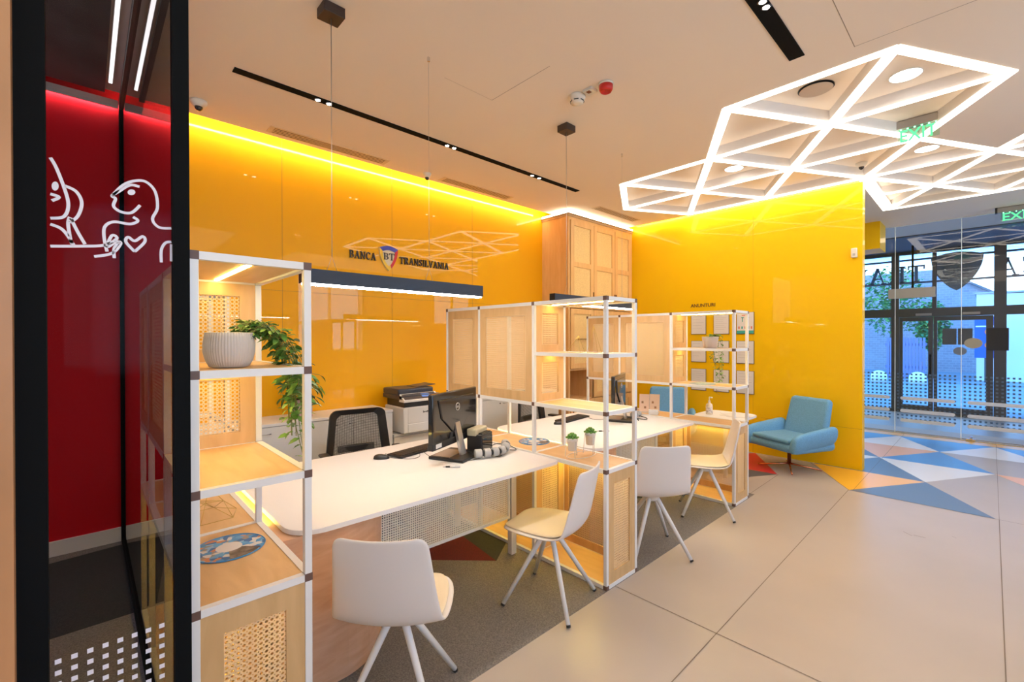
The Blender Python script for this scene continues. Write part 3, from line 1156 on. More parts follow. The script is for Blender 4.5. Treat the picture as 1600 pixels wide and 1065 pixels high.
# ------------------------------------------------------------------ office chairs
def make_office(label):
    t = thing('office_chair', label, 'office chair', (0, 0, 0), 0, 'black mesh office chairs')
    # back frame outline, in local xz at y=-0.22 (local +y faces the desk)
    pts = []
    hw_t, hw_b, z0, z1 = 0.225, 0.265, 0.52, 1.01
    for k in range(0, 9):
        a = radians(180 - 90 * k / 8)
        pts.append((-hw_t + 0.06 + 0.06 * cos(a), z1 - 0.06 + 0.06 * sin(a)))
    for k in range(0, 9):
        a = radians(90 - 90 * k / 8)
        pts.append((hw_t - 0.06 + 0.06 * cos(a), z1 - 0.06 + 0.06 * sin(a)))
    pts += [(hw_b, z0 + 0.05), (hw_b - 0.05, z0), (-hw_b + 0.05, z0), (-hw_b, z0 + 0.05)]
    yy = lambda x, z: -0.24 + 0.06 * (x / 0.25) ** 2 + 0.03 * ((z - 0.8) / 0.2) ** 2 * 0.5
    fr = MB()
    c = (0, 0.76)
    ins = [(c[0] + (x - c[0]) * 0.76, c[1] + (z - c[1]) * 0.82) for x, z in pts]
    n_ = len(pts)
    for s in (0.0, 0.028):
        for i in range(n_):
            j = (i + 1) % n_
            fr.poly([(pts[i][0], yy(*pts[i]) + s, pts[i][1]), (pts[j][0], yy(*pts[j]) + s, pts[j][1]), (ins[j][0], yy(*ins[j]) + s, ins[j][1]), (ins[i][0], yy(*ins[i]) + s, ins[i][1])])
    for P_ in (pts, ins):
        for i in range(n_):
            j = (i + 1) % n_
            fr.poly([(P_[i][0], yy(*P_[i]), P_[i][1]), (P_[j][0], yy(*P_[j]), P_[j][1]), (P_[j][0], yy(*P_[j]) + 0.028, P_[j][1]), (P_[i][0], yy(*P_[i]) + 0.028, P_[i][1])])
    bmesh.ops.remove_doubles(fr.bm, verts=fr.bm.verts[:], dist=0.0005)
    build('back_frame', fr, BLACK, t)
    mesh = MB()
    zs = [0.55 + 0.425 * k / 44 for k in range(45)]
    for z in zs:
        hw = 0.205 + (0.98 - z) * 0.06
        rowp = [(-hw + 2 * hw * k / 10, 0, z) for k in range(11)]
        mesh.tube([(x, yy(x, z) + 0.014, z) for x, _, z in rowp], 0.0030, 4, cap=False)
    for k in range(23):
        u = -1 + 2 * k / 22
        mesh.tube([(u * (0.205 + (0.98 - z) * 0.06), yy(u * 0.2, z) + 0.014, z) for z in zs[::11]], 0.0014, 4, cap=False)
    build('back_mesh', mesh, mat('mesh_fabric', (0.10, 0.095, 0.09), 0.7), t)
    build('lumbar_bar', MB().obox((0, -0.225, 0.66), 0.30, 0.03, 0.06, Matrix.Rotation(0, 3, 'X'), bev=0.01), BLACK, t)
    build('seat', MB().box(-0.25, 0.25, -0.20, 0.27, 0.43, 0.50, bev=0.03, seg=3), mat('seat_fabric', (0.02, 0.02, 0.022), 0.9), t)
    build('back_support', MB().tube([(0, -0.10, 0.42), (0, -0.24, 0.44), (0, -0.275, 0.56), (0, -0.25, 0.68)], 0.022, 10), BLACK, t)
    build('gas_column', MB().lathe([(0.03, 0.08), (0.03, 0.25), (0.022, 0.26), (0.022, 0.43)], 16), DARKG, t)
    for s in (-1, 1):
        build('armrest', MB().box(s * 0.29 - 0.035, s * 0.29 + 0.035, -0.10, 0.14, 0.655, 0.68, bev=0.01), BLACK, t)
        build('arm_support', MB().tube([(s * 0.25, 0, 0.44), (s * 0.295, 0.0, 0.46), (s * 0.295, 0.0, 0.66)], 0.015, 8), BLACK, t)
    for k in range(5):
        a = radians(90 + 72 * k)
        l = build('base_arm', MB().tube([(0, 0, 0.10), (cos(a) * 0.28, sin(a) * 0.28, 0.075)], [0.025, 0.016], 8), BLACK, t)
        build('castor', MB().lathe([(0.001, 0.005), (0.02, 0.008), (0.027, 0.03), (0.02, 0.052), (0.001, 0.056)], 12, c=(cos(a) * 0.28, sin(a) * 0.28, 0)), BLACK, l)
    return t


oc = make_office('black mesh office chair behind the near desk, left of the printer')
oc.location = (-3.62, 1.70, -0.0)
oc.scale = (1.06, 1.0, 0.985)
oc.rotation_euler = (0, 0, frot(-8))
dup(oc, (-3.64, 3.92, 0.0), frot(10), 'black office chair at the second desk, mostly hidden by the middle divider')


# ------------------------------------------------------------------ blue armchairs
def make_armchair(label):
    t = thing('blue_armchair', label, 'armchair', (0, 0, 0), 0, 'blue swivel armchairs by the yellow wall')
    W2, D2 = 0.37, 0.33

    # continuous shell: arms wrapping, high back. cross-section grid
    body = MB()
    body.box(-W2, W2, -D2, D2, 0.27, 0.385, bev=0.05, seg=4)
    build('seat_base', body, BLUEF, t)
    for s in (-1, 1):
        arm = MB()
        # slanted arm: quad strip profile extruded in y
        prof = [(s * 0.25, 0.29), (s * 0.33, 0.265), (s * 0.405, 0.36), (s * 0.415, 0.50), (s * 0.385, 0.54), (s * 0.325, 0.535), (s * 0.29, 0.47)]
        secs = [(-0.34, 0.85, 0.05), (-0.26, 1.0, 0.04), (-0.10, 1.0, 0.015), (0.14, 0.98, -0.005), (0.30, 0.90, -0.025), (0.37, 0.72, -0.04)]
        rws = []
        for (y, sc, dz) in secs:
            cx_, cz_ = s * 0.35, 0.42
            rws.append([Vector((cx_ + (px - cx_) * sc, y, cz_ + (pz - cz_) * sc + dz)) for px, pz in prof])
        g = [[arm.bm.verts.new(p) for p in r] for r in rws]
        n_ = len(prof)
        for i in range(len(g) - 1):
            for k in range(n_):
                f = arm.bm.faces.new((g[i][k], g[i][(k + 1) % n_], g[i + 1][(k + 1) % n_], g[i + 1][k]))
                f.smooth = True
        arm.bm.faces.new(g[0])
        arm.bm.faces.new(g[-1][::-1])
        build('arm', arm, BLUEF, t, sub=2)
    # back: rounded slab leaning back
    bk = MB()
    bk.box(-0.30, 0.30, -0.05, 0.05, 0.0, 0.60, bev=0.048, seg=4)
    for v in bk.bm.verts:
        h = v.co.z / 0.60
        v.co.x *= 1.0 - 0.10 * h
        if v.co.z > 0.45 and abs(v.co.x) > 0.2:
            v.co.z -= 0.02 * (abs(v.co.x) - 0.2) / 0.08
        v.co.y += -0.05 * (1 - (v.co.x / 0.3) ** 2) * h + 0.03
    bk.xf(Matrix.Translation((0, -0.27, 0.30)) @ Matrix.Rotation(radians(13), 4, 'X'))
    build('backrest', bk, BLUEF, t)
    cu = MB().box(-0.265, 0.265, -0.22, 0.335, 0.375, 0.435, bev=0.028, seg=3)
    build('seat_cushion', cu, BLUEFC, t)
    build('column', MB().lathe([(0.022, 0.05), (0.022, 0.20), (0.030, 0.20), (0.030, 0.275)], 16), COPPER, t)
    for k in range(4):
        a = radians(45 + 90 * k)
        build('foot', MB().tube([(0, 0, 0.062), (cos(a) * 0.35, sin(a) * 0.35, 0.012)], [0.013, 0.0085], 8), COPPER, t)
    return t


ac = make_armchair('blue armchair with copper base standing free beside the farthest divider')
ac.location = (-1.715, 6.33, 0)
ac.rotation_euler = (0, 0, frot(-115))
ac.scale = (0.97, 0.97, 0.975)
dup(ac, (-3.28, 6.25, 0), frot(-62), 'blue armchair seen through the farthest divider, below the notices')

# ------------------------------------------------------------------ pendants
for (y0, y1, wy, cy_, lab) in ((0.86, 2.13, (1.03, 1.684), 1.03, 'long dark blue linear pendant lamp over the near desk'),
                               (2.93, 4.245, (3.12, 4.002), 3.12, 'long dark blue linear pendant lamp over the second desk')):
    t = thing('pendant_lamp', lab, 'pendant lamp', (-2.6, (y0 + y1) / 2, 1.91), 0, 'linear pendant lamps over the desks')
    h = (y1 - y0) / 2
    ym = (y0 + y1) / 2
    build('housing', MB().box(-0.03, 0.03, -h, h, 0.006, 0.085), NAVY, t)
    build('end_cap', MB().box(-0.0305, 0.0305, -h - 0.003, -h, 0.004, 0.086), BLACK, t)
    build('diffuser', MB().box(-0.025, 0.025, -h + 0.01, h - 0.01, -0.003, 0.0055), E_PEND, t)
    for q, yy_ in enumerate(wy):
        w_ = MB()
        zt = ZC - 1.91
        w_.tube([(0, yy_ - ym - 0.03, 0.086), (0, yy_ - ym, 0.17), (0, yy_ - ym + 0.03, 0.086)], 0.0011, 6)
        w_.tube([(0, yy_ - ym, 0.17), (0, yy_ - ym, zt - 0.01)], 0.0022 if q == 0 else 0.0011, 6)
        build('suspension_wire', w_, SILV, t)
    build('ceiling_box', MB().box(-0.055, 0.055, cy_ - ym - 0.06, cy_ - ym + 0.06, ZC - 1.91 - 0.06, ZC - 1.91 - 0.001, bev=0.003), mat('canopy_dark', (0.045, 0.025, 0.018), 0.5), t)
    build('ceiling_hook', MB().box(-0.006, 0.006, wy[1] - ym - 0.008, wy[1] - ym + 0.008, ZC - 1.91 - 0.03, ZC - 1.91 - 0.001), CHROME, t)

# ------------------------------------------------------------------ recessed tracks with spots
tr = thing('ceiling_track', 'long black recessed track with pairs of small spots along the yellow wall', 'ceiling light', (-3.65, 2.68, ZC))
build('channel', MB().box(-0.035, 0.035, -1.92, 1.92, -0.006, 0.0), BLACKM, tr)
for y in (1.339, 1.427, 2.574, 2.659, 3.764, 3.884):
    s_ = build('spot', MB().lathe([(0.028, -0.007), (0.024, -0.011), (0.019, -0.009)], 20, c=(0, y - 2.68, 0)), DARKG, tr)
    build('lens', MB().lathe([(0.018, -0.0105), (0.018, -0.0095)], 16, c=(0, y - 2.68, 0)), E_SPOT, s_)
    spot_light('spot_beam', (-3.65, y, ZC - 0.02), 14, (1.0, 0.9, 0.76), 75)
tr = thing('ceiling_track', 'short wide black recessed track at the top edge of the photo', 'ceiling light', (-0.905, 2.75, ZC))
build('channel', MB().box(-0.045, 0.045, -0.75, 0.75, -0.006, 0.0), BLACKM, tr)
for y in (2.77, 2.83):
    s_ = build('spot', MB().lathe([(0.028, -0.007), (0.024, -0.011), (0.019, -0.009)], 20, c=(0.02, y - 2.75, 0)), DARKG, tr)
    build('lens', MB().lathe([(0.018, -0.0105), (0.018, -0.0095)], 16, c=(0.02, y - 2.75, 0)), E_SPOT, s_)
    spot_light('spot_beam', (-0.885, y, ZC - 0.02), 14, (1.0, 0.9, 0.76), 75)

# air vents
for (x, y0, y1, lab) in ((-4.46, 1.20, 2.36, 'slatted ceiling air vent nearest the camera beside the yellow wall'),
                         (-4.46, 3.06, 4.17, 'slatted ceiling air vent in the middle beside the yellow wall'),
                         (-3.92, 5.35, 6.45, 'slatted ceiling air vent in front of the tall cabinet')):
    t = thing('air_vent', lab, 'vent', (x, (y0 + y1) / 2, ZC), 0, 'slatted ceiling vents')
    h = (y1 - y0) / 2
    f_ = MB().box(-0.075, 0.075, -h, h, -0.004, 0.0)
    build('plate', f_, mat('vent_plate', (0.72, 0.56, 0.38), 0.6), t)
    for k in range(4):
        xx = -0.045 + 0.03 * k
        build('slot', MB().box(xx - 0.005, xx + 0.005, -h + 0.04, h - 0.04, -0.0052, -0.0041), mat('slot_dark', (0.10, 0.05, 0.02), 0.8), t)


# dome cameras
def dome(x, y, lab, r=0.055, z=0.0):
    t = thing('security_camera', lab, 'camera', (x, y, ZC + z))
    build('housing', MB().lathe([(r, 0.0), (r, -0.012), (r * 0.85, -0.03), (r * 0.6, -0.045), (r * 0.45, -0.048)], 24), DEVW, t)
    build('lens_dome', MB().lathe([(r * 0.5, -0.044), (r * 0.44, -0.062), (r * 0.25, -0.074), (0.002, -0.078)], 20), BLACKG, t)


dome(-4.33, 0.66, 'white dome security camera on the ceiling at the left above the yellow wall', 0.06)
dome(-4.44, 2.85, 'small white dome security camera near the middle air vent', 0.05)
dome(-1.02, 6.43, 'white dome security camera on the ceiling inside the light lattice', 0.055, 0.0995)
# smoke detector, junction box, alarm sounder
t = thing('smoke_detector', 'white round smoke detector on the ceiling left of the red alarm', 'smoke detector', (-2.224, 2.80, ZC))
build('body', MB().lathe([(0.065, 0), (0.065, -0.012), (0.06, -0.03), (0.05, -0.042), (0.048, -0.056), (0.02, -0.064), (0.002, -0.064)], 28), DEVW, t)
sl = MB()
for k in range(6):
    a = radians(60 * k)
    sl.obox((0.0505 * cos(a), 0.0505 * sin(a), -0.046), 0.004, 0.036, 0.006, Matrix.Rotation(a, 3, 'Z'))
build('slots', sl, BLACK, t)
t = thing('indicator_box', 'small square white indicator box with a brown lens between detector and red alarm', 'ceiling device', (-2.10, 2.80, ZC))
build('body', MB().box(-0.04, 0.04, -0.04, 0.04, -0.022, 0, bev=0.003), DEVW, t)
build('lens', MB().box(-0.014, 0.014, -0.03, 0.0, -0.026, -0.0215), mat('amber_lens', (0.22, 0.05, 0.01), 0.3), t)
t = thing('alarm_sounder', 'round red fire alarm sounder on the ceiling', 'alarm', (-1.97, 2.82, ZC))
build('base', MB().lathe([(0.056, 0), (0.056, -0.014), (0.050, -0.016)], 24), DEVW, t)
build('body', MB().lathe([(0.052, -0.014), (0.050, -0.045), (0.04, -0.062), (0.036, -0.060), (0.034, -0.052), (0.002, -0.052)], 24), REDP, t)

# wall box camera on the short yellow wall
t = thing('wall_sensor', 'small white sensor box high on the right end of the yellow wall', 'sensor', (-1.148, YB - 0.001, 2.585))
build('body', MB().box(-0.03, 0.03, -0.045, 0, 0, 0.115, bev=0.008), DEVW, t)
build('eye', MB().box(-0.012, 0.012, -0.0465, -0.044, 0.02, 0.05), GREYP, t)


# exit signs
def exit_sign(loc, rz, lab, sc=1.0):
    t = thing('exit_sign', lab, 'exit sign', loc, rz, 'green exit signs')
    build('housing', MB().box(-0.17 * sc, 0.17 * sc, -0.03, 0.03, -0.075, -0.004, bev=0.003), mat('exit_housing', (0.38, 0.34, 0.30), 0.5), t)
    for s in (-1, 1):
        build('end_cap', MB().box(s * 0.175 * sc - 0.012, s * 0.175 * sc + 0.012, -0.036, 0.036, -0.08, 0.0), BLACK, t)
    build('acrylic_panel', MB().box(-0.14 * sc, 0.14 * sc, -0.003, 0.003, -0.20, -0.075), glass_mat('exit_acrylic', (0.80, 0.95, 0.86), 1.4), t)
    mb_ = text_mesh('EXIT', 0.15, 0.003, 0.002)
    xs_ = [v.co.x for v in mb_.bm.verts]
    mb_.xf(Matrix.Rotation(radians(90), 4, 'X') @ Matrix.Diagonal((0.25 * sc / (max(xs_) - min(xs_)), 1, 1, 1)) @ Matrix.Translation((-min(xs_), 0, 0)))
    mb_.xf(Matrix.Translation((-0.125 * sc, -0.005, -0.192)))
    build('letters', mb_, E_GREEN, t)
    ld = MB()
    for k in range(6):
        x = (-0.12 + 0.048 * k) * sc
        ld.box(x - 0.006, x + 0.006, -0.012, -0.002, -0.083, -0.0755)
    build('led_row', ld, emat('exit_led', (0.2, 1.0, 0.45), 6.0), t)


exit_sign((-0.458, 5.48, ZC + 0.0985), 0, 'green EXIT sign hanging inside the ceiling light lattice')
exit_sign((0.27, 9.7, ZC - 0.001), 0, 'green EXIT sign above the entrance glass at the right edge', 1.3)

# ------------------------------------------------------------------ tall cabinet in the corner
cx, cy0, cy1 = -4.24, 5.13, YB - 0.004
t = thing('tall_cabinet', 'tall oak corner cabinet with cane doors between the two yellow walls', 'cabinet', (-4.5, 5.98, 0))
o0 = Vector((4.5, -5.98, 0))


def cb(mb, x0, x1, y0, y1, z0, z1, mi=0, bev=0):
    return mb.box(x0 + o0.x, x1 + o0.x, y0 + o0.y, y1 + o0.y, z0, z1, mi, bev)


body = MB()
cb(body, XA + 0.002, cx - 0.02, cy0 + 0.0, cy0 + 0.03, 0.0, 3.40)          # near side
cb(body, XA + 0.002, cx - 0.02, cy1 - 0.03, cy1, 0.0, 3.40)
cb(body, XA + 0.002, XA + 0.02, cy0 + 0.03, cy1 - 0.03, 0.0, 3.40)
cb(body, XA + 0.002, cx - 0.02, cy0 + 0.03, cy1 - 0.03, 3.36, 3.40)
cb(body, XA + 0.002, cx - 0.02, cy0 + 0.03, cy1 - 0.03, 0.0, 0.08)
cb(body, XA + 0.02, cx - 0.02, cy0 + 0.03, cy1 - 0.03, 1.13, 1.16)
cb(body, XA + 0.02, cx - 0.02, cy0 + 0.03, cy1 - 0.03, 0.66, 0.70)
cb(body, XA + 0.02, cx - 0.02, cy0 + 0.58, cy0 + 0.61, 0.08, 3.36)
cb(body, XA + 0.02, cx - 0.02, cy0 + 1.15, cy0 + 1.18, 0.08, 3.36)
cb(body, cx - 0.021, cx, cy0, cy0 + 0.035, 0.0, 3.40)
cb(body, cx - 0.021, cx, cy1 - 0.05, cy1, 0.0, 3.40)
cb(body, cx - 0.021, cx, cy0 + 0.035, cy1 - 0.05, 3.355, 3.40)
build('body', body, WOODCAB, t)
crn = MB()
cb(crn, XA + 0.002, cx + 0.012, cy0 - 0.012, cy1, 3.401, 3.432)
cb(crn, XA + 0.002, cx + 0.03, cy0 - 0.03, cy1, 3.4325, 3.442)
build('cornice', crn, mat('cornice_wood', (0.60, 0.40, 0.22), 0.5), t)
led = MB()
cb(led, XA + 0.01, cx + 0.02, cy0 - 0.022, cy0 - 0.004, 3.4422, 3.472)
cb(led, cx + 0.004, cx + 0.022, cy0 - 0.022, cy1 - 0.01, 3.4422, 3.472)
build('light_bar', led, emat('cab_led', (1.0, 0.88, 0.66), 14.0), t)


def cab_door(ya, yb, za, zb, rows, handle):
    d = MB()
    e = 0.004
    ya, yb, za, zb = ya + e, yb - e, za + e, zb - e
    fr_ = 0.075
    cb(d, cx - 0.002, cx + 0.018, ya, ya + fr_, za, zb)
    cb(d, cx - 0.002, cx + 0.018, yb - fr_, yb, za, zb)
    hs = (zb - za)
    cuts = [za + (hs) * k / rows for k in range(rows + 1)]
    for k, c in enumerate(cuts):
        a, b = c - fr_ / 2, c + fr_ / 2
        if k == 0:
            a, b = za, za + fr_
        if k == rows:
            a, b = zb - fr_, zb
        cb(d, cx - 0.002, cx + 0.018, ya + fr_, yb - fr_, a, b)
    od = build('door', d, WOODCAB, t)
    c_ = MB()
    cb(c_, cx - 0.001, cx + 0.003, ya + fr_, yb - fr_, za + fr_, zb - fr_)
    build('cane_inset', c_, CANEC, od)
    if handle:
        h = MB()
        kind, a, b = handle
        if kind == 'v':
            cb(h, cx + 0.018, cx + 0.036, a - 0.006, a + 0.006, b, b + 0.22)
        else:
            cb(h, cx + 0.018, cx + 0.036, a, a + 0.26, b - 0.006, b + 0.006)
        build('handle', h, mat('bronze_handle', (0.30, 0.16, 0.06), 0.35, metal=0.6), od)


yc = [cy0 + 0.035, cy0 + 0.595, cy0 + 1.165, cy1 - 0.05]
for i in range(3):
    cab_door(yc[i], yc[i + 1], 2.06, 3.355, 2, ('v', (yc[1] - 0.02, yc[2] - 0.02, yc[2] + 0.02)[i], 2.10))
    cab_door(yc[i], yc[i + 1], 1.16, 2.055, 1, ('h', yc[i] + 0.16, 1.60) if i == 0 else ('v', (0, yc[2] - 0.02, yc[2] + 0.02)[i], 1.7))
    if i:
        cab_door(yc[i], yc[i + 1], 0.70, 1.15, 1, ('v', (0, yc[2] - 0.02, yc[2] + 0.02)[i], 0.85))
    cab_door(yc[i], yc[i + 1], 0.08, 0.69, 1, ('v', yc[i] + 0.05, 0.35))
o = build('ring_binder', MB().box(-4.66, -4.36, 5.20, 5.30, 0.702, 1.06), PAPER)
tag(o, 'white ring binder standing in the open niche of the tall cabinet', 'binder')

# ------------------------------------------------------------------ sideboards along the wall


def sideboard(y0, y1, h, nd, lab, handle_side=0):
    x0, x1 = XA + 0.003, -4.30
    t = thing('sideboard', lab, 'cabinet', (0, 0, 0))
    build('carcass', MB().box(x0, x1 - 0.02, y0 + 0.004, y1 - 0.004, 0.05, h - 0.025), CABW, t)
    build('plinth', MB().box(x0, x1 - 0.05, y0 + 0.02, y1 - 0.02, 0.004, 0.05), DARKG, t)
    build('top_board', MB().box(x0, x1 + 0.004, y0, y1, h - 0.024, h, bev=0.002), mat('white_top', (0.80, 0.77, 0.73), 0.35), t)
    w = (y1 - y0) / nd
    for k in range(nd):
        a, b = y0 + k * w + 0.004, y0 + (k + 1) * w - 0.004
        d = build('door', MB().box(x1 - 0.019, x1, a, b, 0.055, h - 0.03, bev=0.001), CABW, t)
        hy = b - 0.06 if (k + handle_side) % 2 == 0 else a + 0.06
        build('handle', MB().tube([(x1, hy - 0.05, h - 0.085), (x1 + 0.022, hy - 0.05, h - 0.085), (x1 + 0.022, hy + 0.05, h - 0.085), (x1, hy + 0.05, h - 0.085)], 0.0045, 8), SILV, d)
        build('lock', MB().tube([(x1, hy - 0.10 if hy > (a + b) / 2 else hy - 0.10, h - 0.085), (x1 + 0.004, hy - 0.10, h - 0.085)], 0.008, 12), BLACK, d)
    return t


sideboard(0.62, 2.335, 0.868, 4, 'long white sideboard with a plant on it, against the yellow wall behind the near desk')
sideboard(2.345, 3.02, 0.60, 1, 'low white cabinet carrying the printer')
sideboard(3.03, 4.98, 0.868, 4, 'white sideboard seen below the middle divider, right of the printer', 1)

# ------------------------------------------------------------------ printer
t = thing('printer', 'white and dark blue office printer on the low cabinet by the yellow wall', 'printer', (-4.40, 2.62, 0.601))
b_ = MB().box(-0.20, 0.21, -0.22, 0.22, 0.012, 0.285, bev=0.012)
build('body', b_, PRW, t)
build('paper_tray', MB().box(0.205, 0.215, -0.17, 0.19, 0.02, 0.11, bev=0.003), mat('tray_white', (0.74, 0.71, 0.66), 0.4), t)
build('front_door', MB().box(0.205, 0.213, -0.17, 0.19, 0.116, 0.275, bev=0.003), mat('tray_white', (0.74, 0.71, 0.66), 0.4), t)
mb = text_mesh('brother', 0.03, 0.002, 0.001)
mb.xf(Matrix.Rotation(radians(90), 4, 'Z') @ Matrix.Rotation(radians(90), 4, 'X'))
build('brand_mark', mb, BLACK, t, loc=(0.2145, 0.01, 0.215))
build('output_slot', MB().box(-0.18, 0.19, -0.20, 0.20, 0.285, 0.365), BLACK, t)
build('scanner', MB().box(-0.215, 0.20, -0.235, 0.235, 0.365, 0.41, bev=0.006), PRD, t)
build('lid', MB().box(-0.215, 0.13, -0.235, 0.20, 0.405, 0.475, bev=0.018, seg=3), PRD, t)
pn = MB().prism([(0.14, -0.235, 0.345), (0.245, -0.235, 0.345), (0.245, -0.235, 0.365), (0.15, -0.235, 0.425)], (0, 0.44, 0), bev=0.0)
o_ = build('control_panel', pn, PRW, t)
rp = Matrix.Rotation(radians(32), 3, 'Y')
build('panel_face', MB().obox((0.198, -0.02, 0.398), 0.09, 0.40, 0.004, rp), PRD, o_)
build('display', MB().obox((0.199, 0.05, 0.4005), 0.05, 0.10, 0.004, rp), SCRB, o_)
build('feeder_tray', MB().obox((-0.02, 0.13, 0.487), 0.22, 0.24, 0.008, Matrix.Rotation(radians(5), 3, 'X'), bev=0.002), PRD, t)

# ------------------------------------------------------------------ computers


def computer(base, ang, lab):
    """all-in-one monitor, local +y = screen side; x along the screen"""
    t = thing('desktop_monitor', lab, 'monitor', base, ang, 'black desktop monitors on the desks')
    bk = MB().box(-0.305, 0.305, -0.02, 0.018, 0.135, 0.475, bev=0.008)
    build('casing', bk, BLACKG, t)
    rc = MB().prism([(-0.24, -0.012, 0.43), (0.24, -0.012, 0.43), (0.20, -0.012, 0.30), (0.06, -0.012, 0.19), (-0.06, -0.012, 0.19), (-0.20, -0.012, 0.30)], (0, -0.018, 0), bev=0.006)
    build('rear_cover', rc, BLACKG, t)
    build('screen', MB().box(-0.285, 0.285, 0.0182, 0.0195, 0.175, 0.455), mat('screen_off', (0.02, 0.02, 0.025), 0.1), t)
    build('lower_bar', MB().box(-0.305, 0.305, -0.022, 0.022, 0.10, 0.15, bev=0.006), BLACK, t)
    lg = MB().tube([(0.026 * cos(2 * pi * k / 24), -0.0315, 0.36 + 0.026 * sin(2 * pi * k / 24)) for k in range(24)], 0.0026, 6, closed=True)
    build('round_logo', lg, SILV, t)
    mb_ = text_mesh('DELL', 0.020, 0.002, 0.0005)
    mb_.xf(Matrix.Rotation(radians(90), 4, 'X'))
    build('logo_letters', mb_, SILV, t, loc=(-0.0235, -0.0305, 0.353))
    build('sticker', MB().box(-0.27, -0.20, -0.0235, -0.0221, 0.112, 0.14), PAPER, t)
    st = MB().prism([(-0.032, -0.085, 0.02), (0.032, -0.085, 0.02), (0.032, -0.03, 0.25), (-0.032, -0.03, 0.25)], (0, 0.022, 0))
    build('stand', st, SILV, t)
    bs = MB().box(-0.15, 0.15, -0.16, 0.12, 0.0, 0.022, bev=0.006)
    build('base', bs, BLACK, t)
    build('base_tray', MB().box(-0.13, 0.08, -0.04, 0.10, 0.0225, 0.026), mat('tray_grey', (0.35, 0.28, 0.22), 0.4), t)
    return t


mo = computer((-2.66, 1.93, 0.7605), radians(113), 'black glossy monitor with round logo seen from behind on the near desk')
dup(mo, (-2.66, 4.03, 0.7605), radians(113), 'black monitor seen from behind on the second desk')


def keyboard(pos, ang, lab):
    t = thing('keyboard', lab, 'keyboard', pos, ang, 'black keyboards')
    build('body', MB().prism([(-0.225, -0.075, 0.0), (0.225, -0.075, 0.0), (0.225, 0.075, 0.0), (-0.225, 0.075, 0.0)], (0, 0, 0.016), bev=0.004), BLACK, t)
    k_ = MB()
    for r in range(6):
        for c in range(20):
            k_.box(-0.213 + c * 0.0213, -0.213 + c * 0.0213 + 0.017, -0.062 + r * 0.0205, -0.062 + r * 0.0205 + 0.0165, 0.0155, 0.021)
    build('keys', k_, mat('key_black', (0.03, 0.03, 0.032), 0.5), t)
    return t


kb = keyboard((-2.97, 1.815, 0.7605), radians(102), 'black keyboard beside the mouse on the near desk')
dup(kb, (-3.02, 3.72, 0.7605), radians(98), 'black keyboard on the second desk')


def mouse(pos, ang, lab):
    t = thing('computer_mouse', lab, 'mouse', pos, ang, 'black computer mice')
    m_ = MB()
    rws = []
    for i in range(9):
        a = pi * i / 8
        y = -0.055 * cos(a)
        rr = max(0.04, sin(a)) ** 0.6
        rws.append([(0.032 * rr * cos(b), y, max(0.001, 0.036 * rr * sin(b) * (0.8 + 0.2 * cos(a - 0.6)))) for b in [pi * k / 8 for k in range(9)]])
    m_.surf(rws)
    build('body', m_, BLACK, t)
    build('wheel', MB().lathe([(0.001, -0.003), (0.007, -0.003), (0.007, 0.003), (0.001, 0.003)], 12).xf(Matrix.Translation((0, 0.03, 0.029)) @ Matrix.Rotation(radians(90), 4, 'Y')), GREYP, t)
    return t


ms = mouse((-2.955, 1.515, 0.761), radians(-38), 'black mouse at the left end of the keyboard on the near desk')
dup(ms, (-2.93, 3.40, 0.761), radians(-38), 'black mouse on the second desk, seen through the middle divider')


def cable(pts, r, lab, mt=BLACK, name='cable'):
    # smooth path
    P_ = [Vector(p) for p in pts]
    out = []
    for i in range(len(P_) - 1):
        p0, p1, p2, p3 = P_[max(0, i - 1)], P_[i], P_[i + 1], P_[min(len(P_) - 1, i + 2)]
        for k in range(6):
            t_ = k / 6
            out.append(0.5 * ((2 * p1) + (-p0 + p2) * t_ + (2 * p0 - 5 * p1 + 4 * p2 - p3) * t_ ** 2 + (-p0 + 3 * p1 - 3 * p2 + p3) * t_ ** 3))
    out.append(P_[-1])
    o = build(name, MB().tube(out, r, 6), mt)
    return tag(o, lab, 'cable')


zt = 0.7625
cable([(-2.935, 1.56, zt + 0.006), (-2.87, 1.60, zt), (-2.80, 1.66, zt), (-2.81, 1.73, zt), (-2.88, 1.78, zt), (-2.93, 1.80, zt)], 0.0018, 'thin black mouse cable curling on the near desk')
cable([(-2.90, 1.83, zt), (-2.80, 1.80, zt), (-2.72, 1.79, zt), (-2.60, 1.80, zt), (-2.50, 1.90, zt), (-2.47, 2.02, zt)], 0.0018, 'thin black keyboard cable running past the monitor base')
cable([(-2.62, 2.00, 0.80), (-2.56, 2.05, 0.775), (-2.48, 2.10, 0.768), (-2.42, 2.15, zt + 0.002), (-2.45, 2.22, zt + 0.002), (-2.52, 2.34, 0.78), (-2.62, 2.36, 0.766)], 0.0035, 'thick black cable under the white cable sleeve')
cable([(-2.66, 2.25, 0.77), (-2.64, 2.33, 0.79), (-2.57, 2.37, 0.785), (-2.50, 2.39, 0.766), (-2.47, 2.36, 0.765), (-2.50, 2.33, 0.765)], 0.0028, 'black cable end looping beside the divider counter')
cable([(-2.95, 3.90, zt), (-2.84, 3.86, zt), (-2.78, 3.92, zt), (-2.70, 3.90, zt), (-2.62, 3.92, zt)], 0.0018, 'thin black cable on the second desk')
cable([(-2.62, 4.06, 0.80), (-2.52, 4.14, 0.78), (-2.46, 4.22, 0.768), (-2.50, 4.30, 0.768), (-2.58, 4.26, 0.79), (-2.56, 4.16, 0.80), (-2.48, 4.12, 0.768)], 0.005, 'knot of black cables beside the monitor on the second desk')

